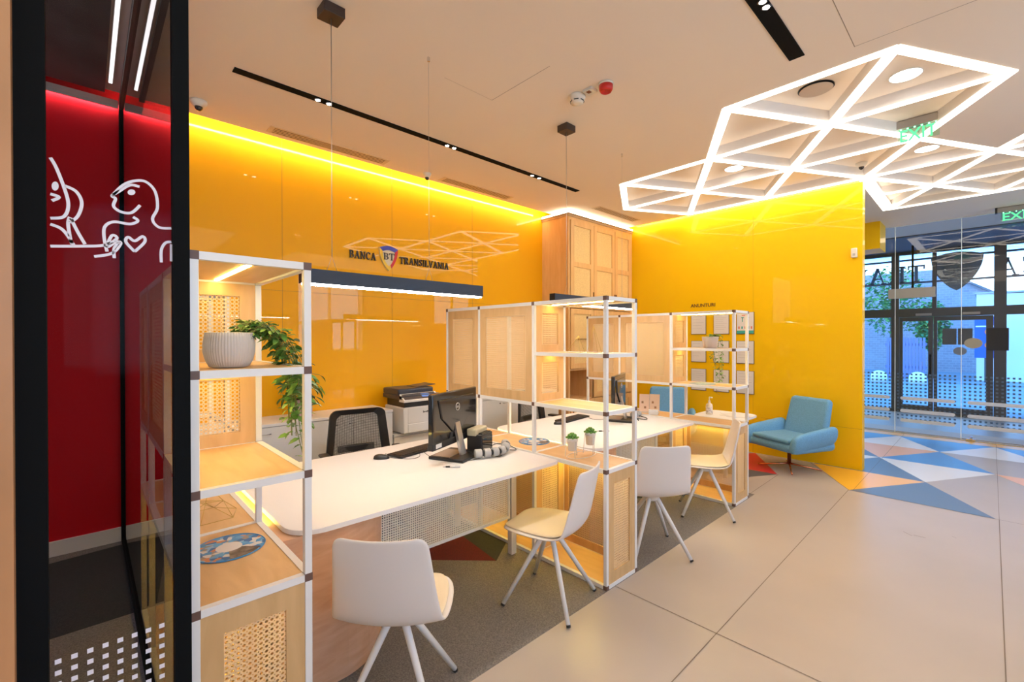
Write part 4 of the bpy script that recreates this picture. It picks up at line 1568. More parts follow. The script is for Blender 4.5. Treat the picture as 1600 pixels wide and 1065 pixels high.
# segmented cable sleeve (cable spine)
t = thing('cable_sleeve', 'grey segmented cable sleeve curving on the near desk', 'cable sleeve', (0, 0, 0))
path = [(-2.49, 1.985), (-2.462, 2.045), (-2.44, 2.105), (-2.43, 2.165), (-2.44, 2.225), (-2.475, 2.275), (-2.53, 2.30)]
for i in range(6):
    a, b = Vector((*path[i], 0.798 if i < 5 else 0.815)), Vector((*path[i + 1], 0.798 if i < 4 else 0.825))
    d = (b - a) * 0.74
    build('segment', MB().tube([a, a + d * 0.06, a + d * 0.94, a + d], [0.027, 0.031, 0.031, 0.027], 16), mat('sleeve_grey', (0.46, 0.45, 0.43), 0.3), t)
    build('link', MB().tube([a + d * 0.9, b + (b - a) * 0.1], 0.02, 8), BLACK, t)

t = thing('cable_sleeve', 'short grey cable sleeve lump beside the monitor on the second desk', 'cable sleeve', (-2.60, 4.20, 0.762))
for i in range(3):
    build('segment', MB().tube([(0, i * 0.045, 0.035), (0.0, i * 0.045 + 0.036, 0.035)], 0.033, 14), mat('sleeve_grey', (0.46, 0.45, 0.43), 0.3), t)

# receipt printer (black box with pale lid)
t = thing('receipt_printer', 'black cube-shaped receipt printer with beige top beside the monitor stand', 'printer', (-2.655, 2.165, 0.7605), radians(113))
t.scale = (1.12, 1.05, 1.2)
build('body', MB().box(-0.078, 0.078, -0.06, 0.06, 0, 0.115, bev=0.006), BLACK, t)
build('front_plate', MB().box(-0.072, 0.072, -0.0625, -0.0595, 0.005, 0.095), BLACKG, t)
build('lid', MB().box(-0.080, 0.080, -0.02, 0.062, 0.10, 0.148, bev=0.010), mat('lid_beige', (0.62, 0.55, 0.36), 0.45), t)
build('paper_slot', MB().box(-0.06, 0.06, -0.055, -0.024, 0.113, 0.122), BLACK, t)


def pen(pos, ang, lab):
    t = thing('pen', lab, 'pen', pos, ang)
    R_ = Matrix.Rotation(radians(90), 4, 'Y')
    build('barrel', MB().tube([(-0.055, 0, 0.0055), (0.035, 0, 0.0055)], 0.005, 10), SILV, t)
    build('grip', MB().tube([(0.012, 0, 0.0055), (0.04, 0, 0.0055)], 0.0055, 10), BLACK, t)
    build('tip', MB().tube([(0.04, 0, 0.0055), (0.062, 0, 0.004)], [0.0045, 0.001], 10), SILV, t)
    build('clip', MB().box(-0.055, -0.02, -0.0015, 0.0015, 0.0105, 0.0125), SILV, t)


pen((-2.43, 1.745, 0.7605), radians(225), 'silver and black pen lying on the near desk')
pen((-2.42, 3.42, 0.7605), radians(225), 'pen lying on the second desk beside the white pots')


# ------------------------------------------------------------------ plants
def leaf(mb, p, d, up, L_, w, mi=0):
    d = Vector(d).normalized()
    up = Vector(up)
    s = d.cross(up)
    if s.length < 1e-3:
        s = d.cross(Vector((1, 0, 0)))
    s.normalize()
    u = s.cross(d)
    p = Vector(p)
    pts_c = [p, p + d * L_ * 0.35 - u * L_ * 0.02, p + d * L_ * 0.7 - u * L_ * 0.08, p + d * L_ - u * L_ * 0.2]
    wl = [0, w * 0.5, w * 0.42, 0]
    vc = [mb.bm.verts.new(q) for q in pts_c]
    for sg in (-1, 1):
        a = mb.bm.verts.new(pts_c[1] + s * sg * wl[1] + u * w * 0.14)
        b = mb.bm.verts.new(pts_c[2] + s * sg * wl[2] + u * w * 0.10)
        for f in ((vc[0], vc[1], a), (vc[1], vc[2], b, a), (vc[2], vc[3], b)):
            ff = mb.bm.faces.new(f if sg > 0 else f[::-1])
            ff.smooth = True
            ff.material_index = mi


def vine(mb, st, path, n, L_, w, jit=0.6):
    P_ = [Vector(p) for p in path]
    st.tube(P_, 0.0016, 5, cap=False)
    segs = [(P_[i + 1] - P_[i]).length for i in range(len(P_) - 1)]
    tot = sum(segs)
    for k in range(n):
        s = tot * (k + random.random()) / n
        i = 0
        while i < len(segs) - 1 and s > segs[i]:
            s -= segs[i]
            i += 1
        p = P_[i] + (P_[i + 1] - P_[i]) * min(1, s / segs[i])
        a = random.uniform(0, 2 * pi)
        d = Vector((cos(a), sin(a), random.uniform(-0.8, 0.5)))
        l = L_ * random.uniform(0.7, 1.15)
        leaf(mb, p + d.normalized() * 0.008, d, Vector((0, 0, 1)) + Vector((random.uniform(-jit, jit), random.uniform(-jit, jit), 0)), l, l * w, random.randint(0, 1))


# ribbed pot with pothos on the nearest divider
random.seed(11)
t = thing('potted_plant', 'trailing green plant in a ribbed pale pot on the nearest shelf divider', 'plant', (-1.865, 0.372, 1.506))
PR = 0.086
pp = [(0.055, 0.0), (0.066, 0.004), (0.078, 0.025), (0.0855, 0.055), (0.086, 0.08), (0.082, 0.105), (0.079, 0.122), (0.076, 0.124), (0.073, 0.120), (0.073, 0.108)]
pp = [(r_ * 0.93, z_) for r_, z_ in pp]
build('pot', MB().lathe(pp, 240, ribs=54, ramp=0.010), POT, t)
build('soil', MB().lathe([(0.067, 0.106), (0.002, 0.108)], 24), SOIL, t)
fo, stt = MB(), MB()
for k in range(5):
    a = radians(random.uniform(60, 160))
    r = random.uniform(0.03, 0.07)
    vine(fo, stt, [(cos(a) * 0.02, sin(a) * 0.02, 0.105), (cos(a) * r, sin(a) * r, 0.15), (cos(a) * (r + 0.05), sin(a) * (r + 0.05), 0.17), (cos(a) * (r + 0.09), sin(a) * (r + 0.09), 0.13)], 13, 0.030, 0.5)
# main trailing mass off the +y side and down
for k in range(16):
    ox, oy = random.uniform(-0.08, 0.06), random.uniform(-0.01, 0.03)
    L_ = random.choice([0.0, 0.06, 0.12, 0.18])
    vine(fo, stt, [(0.0 + ox * 0.4, 0.045, 0.112), (-0.03 + ox, 0.105 + oy, 0.155), (-0.03 + ox, 0.165 + oy, 0.10), (-0.01 + ox, 0.205 + oy, 0.02), (0.0 + ox, 0.225 + oy, -0.05 - L_ * 0.5), (0.01 + ox, 0.225 + oy, -0.10 - L_)], 26, 0.044, 0.5)
vine(fo, stt, [(-0.02, 0.215, -0.08), (-0.02, 0.22, -0.18), (0.0, 0.225, -0.25), (0.03, 0.235, -0.33), (0.05, 0.245, -0.40)], 13, 0.032, 0.55)
vine(fo, stt, [(0.0, 0.215, -0.08), (-0.01, 0.235, -0.20), (0.0, 0.245, -0.30), (0.02, 0.25, -0.375)], 9, 0.030, 0.55)
build('foliage', fo, [LEAF, LEAF3], t, fixn=False)
build('stems', stt, STEM, t)

# mauve pot on the sideboard
random.seed(5)
t = thing('potted_plant', 'green leafy plant in a mauve pot on the long white sideboard', 'plant', (-4.50, 1.49, 0.8685))
build('pot', MB().box(-0.075, 0.075, -0.075, 0.075, 0, 0.17, bev=0.006), POTP, t)
build('soil', MB().box(-0.068, 0.068, -0.068, 0.068, 0.168, 0.173), SOIL, t)
fo, stt = MB(), MB()
for k in range(64):
    a = random.uniform(0, 2 * pi)
    r = random.uniform(0.04, 0.18)
    h = random.uniform(0.18, 0.42)
    p0, p1, p2 = Vector((0.02 * cos(a), 0.02 * sin(a), 0.17)), Vector((r * 0.5 * cos(a), r * 0.5 * sin(a), h)), Vector((r * cos(a), r * sin(a), h - 0.02))
    stt.tube([p0, p1, p2], 0.003, 5)
    leaf(fo, p2, (cos(a), sin(a), -0.5 - random.random()), (0, 0, 1), random.uniform(0.07, 0.12), 0.04, random.randint(0, 1))
build('foliage', fo, [LEAF2, LEAF], t, fixn=False)
build('stems', stt, STEM, t)

# small trailing plant on the farthest divider
random.seed(22)
t = thing('potted_plant', 'small trailing plant in a smooth pale pot on the farthest divider, before the notices', 'plant', (-1.98, 4.66, 1.506))
build('pot', MB().lathe([(0.058, 0), (0.066, 0.004), (0.078, 0.10), (0.080, 0.118), (0.076, 0.118), (0.072, 0.10)], 40), POT, t)
build('soil', MB().lathe([(0.074, 0.102), (0.002, 0.104)], 24), SOIL, t)
fo, stt = MB(), MB()
for k in range(7):
    a = radians(random.uniform(0, 360))
    vine(fo, stt, [(0, 0, 0.10), (cos(a) * 0.06, sin(a) * 0.06, 0.14), (cos(a) * 0.12, sin(a) * 0.12, 0.125)], 12, 0.034, 0.5)
for k in range(6):
    ox = random.uniform(-0.08, 0.08)
    dn = random.uniform(0.15, 0.48)
    vine(fo, stt, [(ox * 0.5, 0.05, 0.11), (ox * 0.8, 0.115, 0.13), (ox, 0.185, 0.06), (ox, 0.195, -0.06), (ox * 0.7 + 0.01, 0.20, -dn)], 30, 0.033, 0.5)
build('foliage', fo, [LEAF3, LEAF], t, fixn=False)
build('stems', stt, STEM, t)

# two succulents on a wire stand on the middle divider
st_ = thing('wire_stand', 'white wire stand holding two small pots on the middle divider counter', 'plant stand', (-2.03, 2.60, 0.7655), 0)
w_ = MB()
R1, R2 = Vector((-0.015, -0.085)), Vector((0.015, 0.085))
bs_ = [(-0.11, -0.13), (0.09, -0.14), (0.115, 0.13), (-0.085, 0.14)]


def ring(c, r, z, n_=20):
    return [(c[0] + r * cos(2 * pi * k / n_), c[1] + r * sin(2 * pi * k / n_), z) for k in range(n_)]


for c, z in ((R1, 0.115), (R2, 0.135)):
    w_.tube(ring(c, 0.040, z), 0.0022, 6, closed=True)
    for k in range(3):
        a = radians(90 + 120 * k)
        w_.tube([(c[0] + 0.040 * cos(a), c[1] + 0.040 * sin(a), z), (c[0] + 0.052 * cos(a), c[1] + 0.052 * sin(a), 0.002)], 0.0022, 6)
w_.tube([(0.075 * cos(2 * pi * k / 24), 0.14 * sin(2 * pi * k / 24), 0.0025) for k in range(24)], 0.0022, 6, closed=True)
build('frame', w_, WIREW, st_)


def succulent(pos, lab):
    t = thing('succulent_pot', lab, 'plant', pos, 0, 'succulents on the wire stand')
    build('pot', MB().lathe([(0.026, 0), (0.030, 0.002), (0.037, 0.072), (0.0405, 0.074), (0.041, 0.09), (0.037, 0.09), (0.035, 0.078)], 32), POTW, t)
    s_ = MB()
    for rg, (n_, r, h, L_) in enumerate(((8, 0.016, 0.085, 0.034), (7, 0.010, 0.094, 0.030), (5, 0.004, 0.104, 0.024))):
        for k in range(n_):
            a = 2 * pi * (k + rg * 0.5) / n_
            el = 0.35 + rg * 0.45
            d = Vector((cos(a) * cos(el), sin(a) * cos(el), sin(el)))
            p = Vector((cos(a) * r, sin(a) * r, h))
            s_.tube([p, p + d * L_ * 0.5, p + d * L_ * 0.9, p + d * L_], [0.004, 0.0095, 0.006, 0.001], 6)
    build('rosette', s_, SUCC, t)
    return t


s1 = succulent((-2.03 + R1[0], 2.60 + R1[1], 0.7655 + 0.045), 'small green succulent, left and lower of the pair on the wire stand')
dup(s1, (-2.03 + R2[0], 2.60 + R2[1], 0.7655 + 0.065), 0, 'small green succulent, right and higher of the pair on the wire stand')


# geometric wire ornaments
def wire_orn(pos, pts, edg, lab, r=0.0012):
    mb_ = MB()
    for a, b in edg:
        mb_.tube([pts[a], pts[b]], r, 5)
    o = build('wire_ornament', mb_, WIREG, loc=pos)
    tag(o, lab, 'ornament')


z_ = 0.0015
pts = [(-0.10, -0.09, z_), (0.0, -0.12, z_), (0.11, -0.05, z_), (0.10, 0.08, z_), (-0.02, 0.12, z_), (-0.11, 0.04, z_), (-0.05, -0.05, 0.07), (0.05, -0.02, 0.08), (0.0, 0.06, 0.06), (0.0, 0.0, 0.14)]
edg = [(0, 1), (1, 2), (2, 3), (3, 4), (4, 5), (5, 0), (0, 6), (1, 6), (1, 7), (2, 7), (3, 7), (3, 8), (4, 8), (5, 8), (5, 6), (6, 7), (7, 8), (8, 6), (6, 9), (7, 9), (8, 9)]
wire_orn((-2.55, 0.42, 0.7655), pts, edg, 'flat geometric wire ornament on the nearest divider counter')
pts = [(-0.07, -0.05, z_), (0.06, -0.06, z_), (0.0, 0.07, z_), (0.0, 0.0, 0.12), (0.09, -0.02, z_), (0.17, 0.04, z_), (0.10, 0.09, z_), (0.11, 0.03, 0.19)]
edg = [(0, 1), (1, 2), (2, 0), (0, 3), (1, 3), (2, 3), (4, 5), (5, 6), (6, 4), (4, 7), (5, 7), (6, 7)]
wire_orn((-2.03, 2.57, 1.5055), pts, edg, 'pyramid shaped wire ornament on the upper shelf of the middle divider')


# printed round fans of leaflets
def fan_mat():
    mt, nt, b, N, L = nmat('printed_disc')
    tc = N.new('ShaderNodeTexCoord')
    v = N.new('ShaderNodeTexVoronoi')
    v.inputs['Scale'].default_value = 42
    L.new(tc.outputs['Object'], v.inputs['Vector'])
    r = N.new('ShaderNodeValToRGB')
    sp_ = N.new('ShaderNodeSeparateColor')
    L.new(v.outputs['Color'], sp_.inputs[0])
    cr_ = r.color_ramp
    cr_.interpolation = 'CONSTANT'
    cols = [(0.02, 0.16, 0.42), (0.25, 0.50, 0.72), (0.70, 0.68, 0.62), (0.06, 0.30, 0.60), (0.62, 0.24, 0.10), (0.30, 0.28, 0.24), (0.10, 0.38, 0.66)]
    cr_.elements[0].color = (*cols[0], 1)
    cr_.elements[1].position = 0.9
    cr_.elements[1].color = (*cols[1], 1)
    for i, c in enumerate(cols[2:]):
        e_ = cr_.elements.new(0.15 + 0.14 * i)
        e_.color = (*c, 1)
    L.new(sp_.outputs[0], r.inputs[0])
    L.new(r.outputs[0], b.inputs['Base Color'])
    b.inputs['Roughness'].default_value = 0.4
    return mt


FAN = fan_mat()


def disc(pos, r, lab, white=True, m_=None, sx=1.0):
    t = thing('printed_disc', lab, 'brochure', pos)
    b_ = MB().lathe([(r, 0), (r, 0.003)], 48)
    b_.xf(Matrix.Diagonal((sx, 1, 1, 1)))
    build('sheet', b_, m_ or FAN, t)
    if white:
        build('rim', MB().tube(ring((0, 0), r, 0.0032, 48), 0.0022, 5, closed=True), mat('rim_blue', (0.06, 0.30, 0.62), 0.5), t)
        build('centre_label', MB().lathe([(r * 0.36, 0.0032), (r * 0.36, 0.0042)], 32), PAPER, t)
        fl_ = MB()
        P_ = []
        for k in range(13):
            a = radians(-10 + 60 * k / 12)
            P_.append((r * 0.95 * cos(a), r * 0.95 * sin(a)))
        for k in range(13):
            a = radians(50 - 60 * k / 12)
            P_.append((r * 0.40 * cos(a) - 0.005, r * 0.40 * sin(a)))
        fl_.prism([(x, y, 0.0034) for x, y in P_], (0, 0, 0.0012))
        build('photo_flap', fl_, mat('photo_brown', (0.16, 0.13, 0.11), 0.4, noise=0.9, nscale=30), t)


disc((-2.105, 0.415, 0.7655), 0.128, 'round colourful printed disc on the nearest divider counter')
disc((-2.56, 2.66, 0.7655), 0.125, 'round colourful printed disc lying on the middle divider counter')
disc((-2.06, 4.66, 1.1355), 0.13, 'round pale blue printed disc on the lower shelf of the farthest divider', False, mat('disc_blue', (0.30, 0.42, 0.50), 0.5, noise=0.3, nscale=20))

# leaflet holder and small white box on the farthest divider counter
t = thing('leaflet_holder', 'two peach coloured leaflet cards leaning on the farthest divider counter', 'leaflet', (-2.68, 4.68, 0.7655), radians(25))
for k, (dx, dy, col_) in enumerate(((-0.055, 0, (0.85, 0.62, 0.45)), (0.055, 0.03, (0.86, 0.66, 0.48)))):
    rt = Matrix.Rotation(radians(-18), 3, 'X')
    cd_ = build('card', MB().obox((dx, dy, 0.105), 0.11, 0.003, 0.20, rt), mat('card_%d' % k, col_, 0.6), t)
    build('headline', MB().obox((dx, dy + 0.027, 0.185), 0.10, 0.004, 0.022, rt), mat('card_purple', (0.30, 0.14, 0.20), 0.6) if k == 0 else mat('card_orange', (0.85, 0.45, 0.08), 0.6), cd_)
    for (ax, az) in ((-0.02, 0.11), (0.01, 0.055)):
        build('print_block', MB().obox((dx + ax, dy - 0.0035 + (az - 0.105) * 0.31, az), 0.022, 0.0042, 0.024, rt), mat('card_print', (0.38, 0.20, 0.10), 0.6), cd_)
build('foot', MB().box(-0.11, 0.11, -0.06, 0.02, 0, 0.004), PAPER, t)
o = build('paper_box', MB().box(-0.05, 0.05, -0.02, 0.02, 0, 0.055, bev=0.002), PAPER, loc=(-2.56, 4.555, 0.7655))
o.rotation_euler = (0, 0, radians(30))
tag(o, 'small white card box in front of the leaflets on the farthest counter', 'box')

# small round-cornered table with sanitiser and papers
t = thing('side_table', 'small white table holding the sanitiser bottle near the notices', 'table', (-2.08, 5.30, 0))
build('tabletop', MB().prism([(x, y, 0.715) for x, y in rounded(-0.27, 0.27, -0.27, 0.27, (0.1, 0.1, 0.1, 0.1))], (0, 0, 0.022), bev=0.004), DESKW, t)
build('column', MB().lathe([(0.025, 0.01), (0.025, 0.715)], 16), WHITE, t)
build('base', MB().lathe([(0.20, 0.0015), (0.20, 0.008), (0.03, 0.014)], 32), WHITE, t)
t = thing('sanitiser_bottle', 'clear pump bottle of hand sanitiser on the small white table', 'bottle', (-2.22, 5.20, 0.7375))
build('bottle', MB().lathe([(0.034, 0), (0.036, 0.005), (0.036, 0.10), (0.030, 0.118), (0.014, 0.128), (0.014, 0.138)], 28), mat('bottle_clear', (0.80, 0.70, 0.55), 0.15), t)
build('wrap_label', MB().lathe([(0.0366, 0.02), (0.0366, 0.09)], 28), mat('label_print', (0.72, 0.62, 0.60), 0.5, noise=0.5, nscale=70), t)
build('pump', MB().tube([(0, 0, 0.138), (0, 0, 0.155)], 0.012, 12).tube([(0, 0, 0.155), (0, 0, 0.195)], 0.005, 10).tube([(0.0, 0, 0.195), (0.035, 0, 0.193)], 0.007, 8), DEVW, t)
for k in range(3):
    o = build('paper_sheet', MB().box(-0.105, 0.105, -0.148, 0.148, 0, 0.0015), PAPER, loc=(-1.98, 5.34, 0.7375 + 0.0018 * k))
    o.rotation_euler = (0, 0, radians((25, -12, 50)[k]))
    tag(o, ('lowest', 'middle', 'topmost')[k] + ' sheet of the loose papers fanned on the small white table', 'paper', 'loose papers on the small table')

# ------------------------------------------------------------------ smoked glass front of the meeting room at the left
XG = -1.66
t = thing('glass_front', 'smoked glass panel in a black frame at the far left with line drawing stickers', 'glass partition', (0, 0, 0))
build('frame_post', MB().box(XG - 0.02, XG + 0.02, -0.128, -0.073, 0, ZC - 0.001), BLACKM, t)
build('frame_post', MB().box(XG - 0.02, XG + 0.02, 0.186, 0.226, 0, ZC - 0.001), BLACKM, t)
build('frame_rail', MB().box(XG - 0.02, XG + 0.02, -0.073, 0.186, 0, 0.06), BLACKM, t)
build('frame_rail', MB().box(XG - 0.02, XG + 0.02, -0.073, 0.186, ZC - 0.06, ZC - 0.001), BLACKM, t)
g_ = MB()
g_.poly([(XG, -0.073, 0.06), (XG, 0.186, 0.06), (XG, 0.186, ZC - 0.06), (XG, -0.073, ZC - 0.06)])
pane = build('glass_pane', g_, GL_SMOKE, t)
dots = MB()
# sticker dots: 3.05 cm pitch squares
for r in range(26):
    for c in range(8):
        y = -0.063 + c * 0.0305
        z = 0.765 - r * 0.0295
        dots.poly([(XG + 0.002, y, z), (XG + 0.002, y + 0.0125, z), (XG + 0.002, y + 0.0125, z + 0.0125), (XG + 0.002, y, z + 0.0125)])
build('dot_film', dots, mat('film_square', (0.80, 0.80, 0.88), 0.5), pane)


def gpt(px, py, x=XG + 0.0025):
    """a point of the drawing given where it shows in the photo frame, on the pane's plane"""
    d = _F + _R2 * (px - 800) / 706.0557 - _U2 * (py - 532.5) / 706.0557
    return Vector((x, d.y * x / d.x, HC + d.z * x / d.x))


def rib(mb, pts, w):
    P_ = [gpt(a / 1.972, b / 1.972) for a, b in pts]
    # smooth
    out = []
    for i in range(len(P_) - 1):
        p0, p1, p2, p3 = P_[max(0, i - 1)], P_[i], P_[i + 1], P_[min(len(P_) - 1, i + 2)]
        for k in range(5):
            t_ = k / 5
            out.append(0.5 * ((2 * p1) + (-p0 + p2) * t_ + (2 * p0 - 5 * p1 + 4 * p2 - p3) * t_ ** 2 + (-p0 + 3 * p1 - 3 * p2 + p3) * t_ ** 3))
    out.append(P_[-1])
    L1, L2 = [], []
    for i, p in enumerate(out):
        d = (out[min(i + 1, len(out) - 1)] - out[max(i - 1, 0)])
        d.normalize()
        n_ = Vector((0, -d.z, d.y)) * w / 2
        L1.append(p + n_)
        L2.append(p - n_)
    for i in range(len(out) - 1):
        mb.poly([L1[i], L1[i + 1], L2[i + 1], L2[i]])


lw = 0.0072
DRAW = ([(430, 575), (400, 570), (365, 590), (345, 603), (356, 612), (350, 635), (372, 652), (405, 655), (432, 632)],
            [(345, 603), (380, 570), (415, 557), (450, 560), (478, 590), (485, 640), (470, 675), (490, 700), (528, 703)],
            [(330, 775), (322, 740), (322, 700), (350, 683), (400, 690), (425, 680), (410, 668)],
            [(155, 758), (250, 758), (320, 755), (360, 735), (345, 725), (330, 760), (358, 745), (372, 750), (345, 780), (290, 790)],
            [(352, 795), (352, 765), (370, 745)],
            [(415, 775), (388, 745), (395, 730), (415, 742), (440, 728), (446, 745), (415, 775)],
            [(497, 808), (497, 770), (510, 748), (528, 745)], [(528, 805), (528, 752)],
            [(155, 485), (175, 520), (205, 600), (210, 640), (195, 668), (155, 672)],
            [(200, 572), (235, 590), (252, 625), (240, 665), (215, 685)],
            [(155, 690), (190, 705), (215, 735), (222, 752)], [(215, 668), (210, 690), (218, 740), (228, 754)], [(218, 672), (240, 715), (262, 752)],
            [(155, 597), (182, 607), (160, 618)])
for nm, idx, eye in (('bird_drawing', (0, 1, 2), (405, 592, 12, 9)), ('hand_drawing', (3, 4), None), ('heart_drawing', (5,), None), ('stool_drawing', (6, 7), None), ('figure_drawing', (8, 9, 10, 11, 12, 13), (170, 573, 11, 14))):
    dr = MB()
    for q in idx:
        rib(dr, DRAW[q], lw)
    if eye:
        cx_, cy_, rx, ry = eye
        dr.poly([gpt((cx_ + rx * cos(2 * pi * k / 16)) / 1.972, (cy_ + ry * sin(2 * pi * k / 16)) / 1.972) for k in range(16)])
    build(nm, dr, mat('film_white', (0.82, 0.80, 0.90), 0.5), pane)

t = thing('glass_wall', 'clear glass wall running back from the corner post to the red wall', 'glass partition', (0, 0, 0))
g_ = MB()
g_.poly([(XA + 0.01, 0.21, 0.03), (XG - 0.02, 0.21, 0.03), (XG - 0.02, 0.21, ZC - 0.09), (XA + 0.01, 0.21, ZC - 0.09)])
build('glass_pane', g_, GL_SIDE, t)
build('wall_channel', MB().box(XA + 0.003, XA + 0.03, 0.196, 0.224, 0.004, ZC - 0.05), BLACKM, t)
build('floor_channel', MB().box(XA + 0.03, XG - 0.02, 0.196, 0.224, 0.004, 0.03), BLACKM, t)
build('header', MB().box(XA + 0.03, XG - 0.02, 0.195, 0.335, ZC - 0.075, ZC - 0.001), mat('header_brown', (0.06, 0.04, 0.035), 0.5), t)
t = thing('linear_ceiling_light', 'thin white linear light on the ceiling behind the smoked glass', 'ceiling light', (-2.95, 0.138, ZC))
build('housing', MB().box(-1.5, 1.0, -0.014, 0.014, -0.012, 0), WHITE, t)
build('diffuser', MB().box(-1.49, 0.99, -0.010, 0.010, -0.014, -0.012), emat('linear_led', (1, 0.97, 0.95), 3.0), t)

# ------------------------------------------------------------------ entrance: frameless glass, dots, fittings
SE = [-3.2, -2.37, -1.92 + 0.79, -0.33, 0.47, 1.28, XR]
SE = [-2.72, -1.93, -1.13, -0.33, 0.47, 1.27, 2.07, XR]
names_ = ['far left', 'second from the left', 'left of the bright seam', 'between the two bright seams', 'right of the right bright seam', 'at the right frame edge', 'beyond the right frame edge']
for i in range(1, len(SE) - 1):
    x0, x1 = SE[i], SE[i + 1]
    if x0 > 1.5:
        lab = 'clear entrance glass sheet beyond the right frame edge'
    lab = ['', 'clear entrance glass sheet half hidden by the free end of the yellow wall', 'clear entrance glass sheet between the two bright vertical seams', 'clear entrance glass sheet right of the right bright seam',
           'clear entrance glass sheet at the right frame edge', 'clear entrance glass sheet beyond the right frame edge', 'last clear entrance glass sheet by the right wall'][i]
    t = thing('entrance_glass', lab, 'glass partition', (x0, YG, 0), 0, 'frameless entrance glass sheets')
    w = x1 - x0
    g_ = MB()
    g_.poly([(0.004, 0, 0.012), (w - 0.004, 0, 0.012), (w - 0.004, 0, ZC - 0.012), (0.004, 0, ZC - 0.012)])
    p_ = build('glass_pane', g_, GL_CLEAR, t)
    build('edge_seam', MB().box(0.0, 0.008, -0.006, 0.006, 0.012, ZC - 0.012), EDGE, t)
    build('top_channel', MB().box(0, w, -0.012, 0.012, ZC - 0.014, ZC - 0.001), mat('channel_white', (0.85, 0.84, 0.82), 0.3), t)
    build('floor_channel', MB().box(0, w, -0.012, 0.012, 0.0015, 0.014), mat('channel_steel', (0.55, 0.54, 0.52), 0.3), t)
    dm = MB()
    nx = int(w / 0.0575)
    for r in range(14):
        for c in range(nx):
            x = 0.03 + c * 0.0575
            z = 0.24 + r * 0.0575
            dm.poly([(x, 0.003, z), (x + 0.027, 0.003, z), (x + 0.027, 0.003, z + 0.027), (x, 0.003, z + 0.027)])
    build('dot_film', dm, mat('film_dark', (0.16, 0.24, 0.34), 0.5), p_)
    for z in (0.595, 0.385, 0.225):
        pl = MB()
        P_ = []
        a0, a1, rr = 0.10, w - 0.09, 0.028
        for k in range(9):
            a = radians(90 + 180 * k / 8)
            P_.append((a0 + rr * cos(a), -0.003, z + rr * sin(a)))
        for k in range(9):
            a = radians(-90 + 180 * k / 8)
            P_.append((a1 + rr * cos(a), -0.003, z + rr * sin(a)))
        pl.poly(P_)
        build('frosted_bar', pl, mat('film_bar', (0.72, 0.78, 0.88), 0.5), p_)
    if i == 3:
        build('patch_lock', MB().box(0.06, 0.16, -0.02, 0.02, 0.012, 0.035).box(0.10, 0.13, -0.03, 0.03, 0.03, 0.07), CHROME, t)

# beige plinth in the vestibule and vestibule floor mat
vs = MB().box(XA, XR, YG + 0.06, 10.6, 0.0, 0.02)
struct('trim_3', vs, mat('threshold_beige', (0.62, 0.44, 0.28), 0.5))

# outer doors
FR = thing('glazed_entrance', 'dark grey framed shopfront with two glazed doors behind the clear glass', 'door front', (0, YF, 0))


def fb(x0, x1, z0, z1, d=0.06, nm='frame_bar', m_=FRAME):
    return build(nm, MB().box(x0, x1, -d / 2, d / 2, z0, z1), m_, FR)


for (x0, x1) in ((-2.62, -2.50), (-1.52, -1.39), (0.03, 0.20), (1.30, 1.42), (2.45, XR)):
    fb(x0, x1, 0.02, ZC - 0.03, 0.12)
fb(-2.5, 2.45, 2.06, 2.24, 0.10)
fb(-2.5, 2.45, ZC - 0.09, ZC - 0.03, 0.10)
fb(-0.86, -0.79, 2.24, ZC - 0.09, 0.08)
fb(-2.5, 2.45, 0.0, 0.06, 0.10)
for (x0, x1, hx) in ((-1.385, -0.845, -0.885), (-0.835, 0.025, -0.72)):
    d = build('door', MB().box(x0, x0 + 0.055, -0.025, 0.025, 0.065, 2.055).box(x1 - 0.075 if x1 < 0 else x1 - 0.10, x1, -0.025, 0.025, 0.065, 2.055)
              .box(x0, x1, -0.024, 0.024, 0.065, 0.17).box(x0, x1, -0.024, 0.024, 1.97, 2.055), FRAME, FR)
    if x0 < -1:
        build('handle', MB().tube([(hx, -0.03, 0.82), (hx, -0.08, 0.82), (hx, -0.08, 1.25), (hx, -0.03, 1.25)], 0.014, 10), BLACKM, d)
    g_ = MB()
    g_.poly([(x0, 0, 0.17), (x1, 0, 0.17), (x1, 0, 1.97), (x0, 0, 1.97)])
    build('door_glass', g_, GL_WIN, d)
    build('door_closer', MB().box((x0 + x1) / 2, (x0 + x1) / 2 + 0.25, -0.09, -0.03, 2.08, 2.13), GREYP, d)
for (x0, x1, z0, z1) in ((-2.5, -1.52, 0.06, 2.06), (-2.5, -1.52, 2.24, 3.4), (-1.39, -0.86, 2.24, 3.4), (-0.79, 0.03, 2.24, 3.4), (0.20, 1.30, 0.06, 3.4), (1.42, 2.45, 0.06, 3.4)):
    g_ = MB()
    g_.poly([(x0, 0, z0), (x1, 0, z0), (x1, 0, z1), (x0, 0, z1)])
    build('glazing', g_, GL_WIN, FR)
# stickers on the door glass
for (x0, x1, z0, z1, m_) in ((-0.70, -0.49, 1.47, 1.80, 'sticker_grey'), (-0.47, -0.26, 1.47, 1.80, 'sticker_grey'), (-0.06, 0.23, 1.36, 1.80, 'sticker_black')):
    build('window_sticker', MB().box(x0, x1, -0.075, -0.072, z0, z1), mat(m_, (0.10, 0.12, 0.14) if 'grey' in m_ else (0.015, 0.016, 0.02), 0.5), FR)
for (x, z, r, c) in ((-0.25, 1.50, 0.13, (0.72, 0.60, 0.42)), (-0.44, 1.34, 0.10, (0.30, 0.34, 0.42))):
    build('round_sticker', MB().prism([(x + r * cos(2 * pi * k / 28), -0.08, z + r * 0.8 * sin(2 * pi * k / 28)) for k in range(28)], (0, 0.002, 0)), mat('sticker_%.1f' % z, c, 0.5), FR)
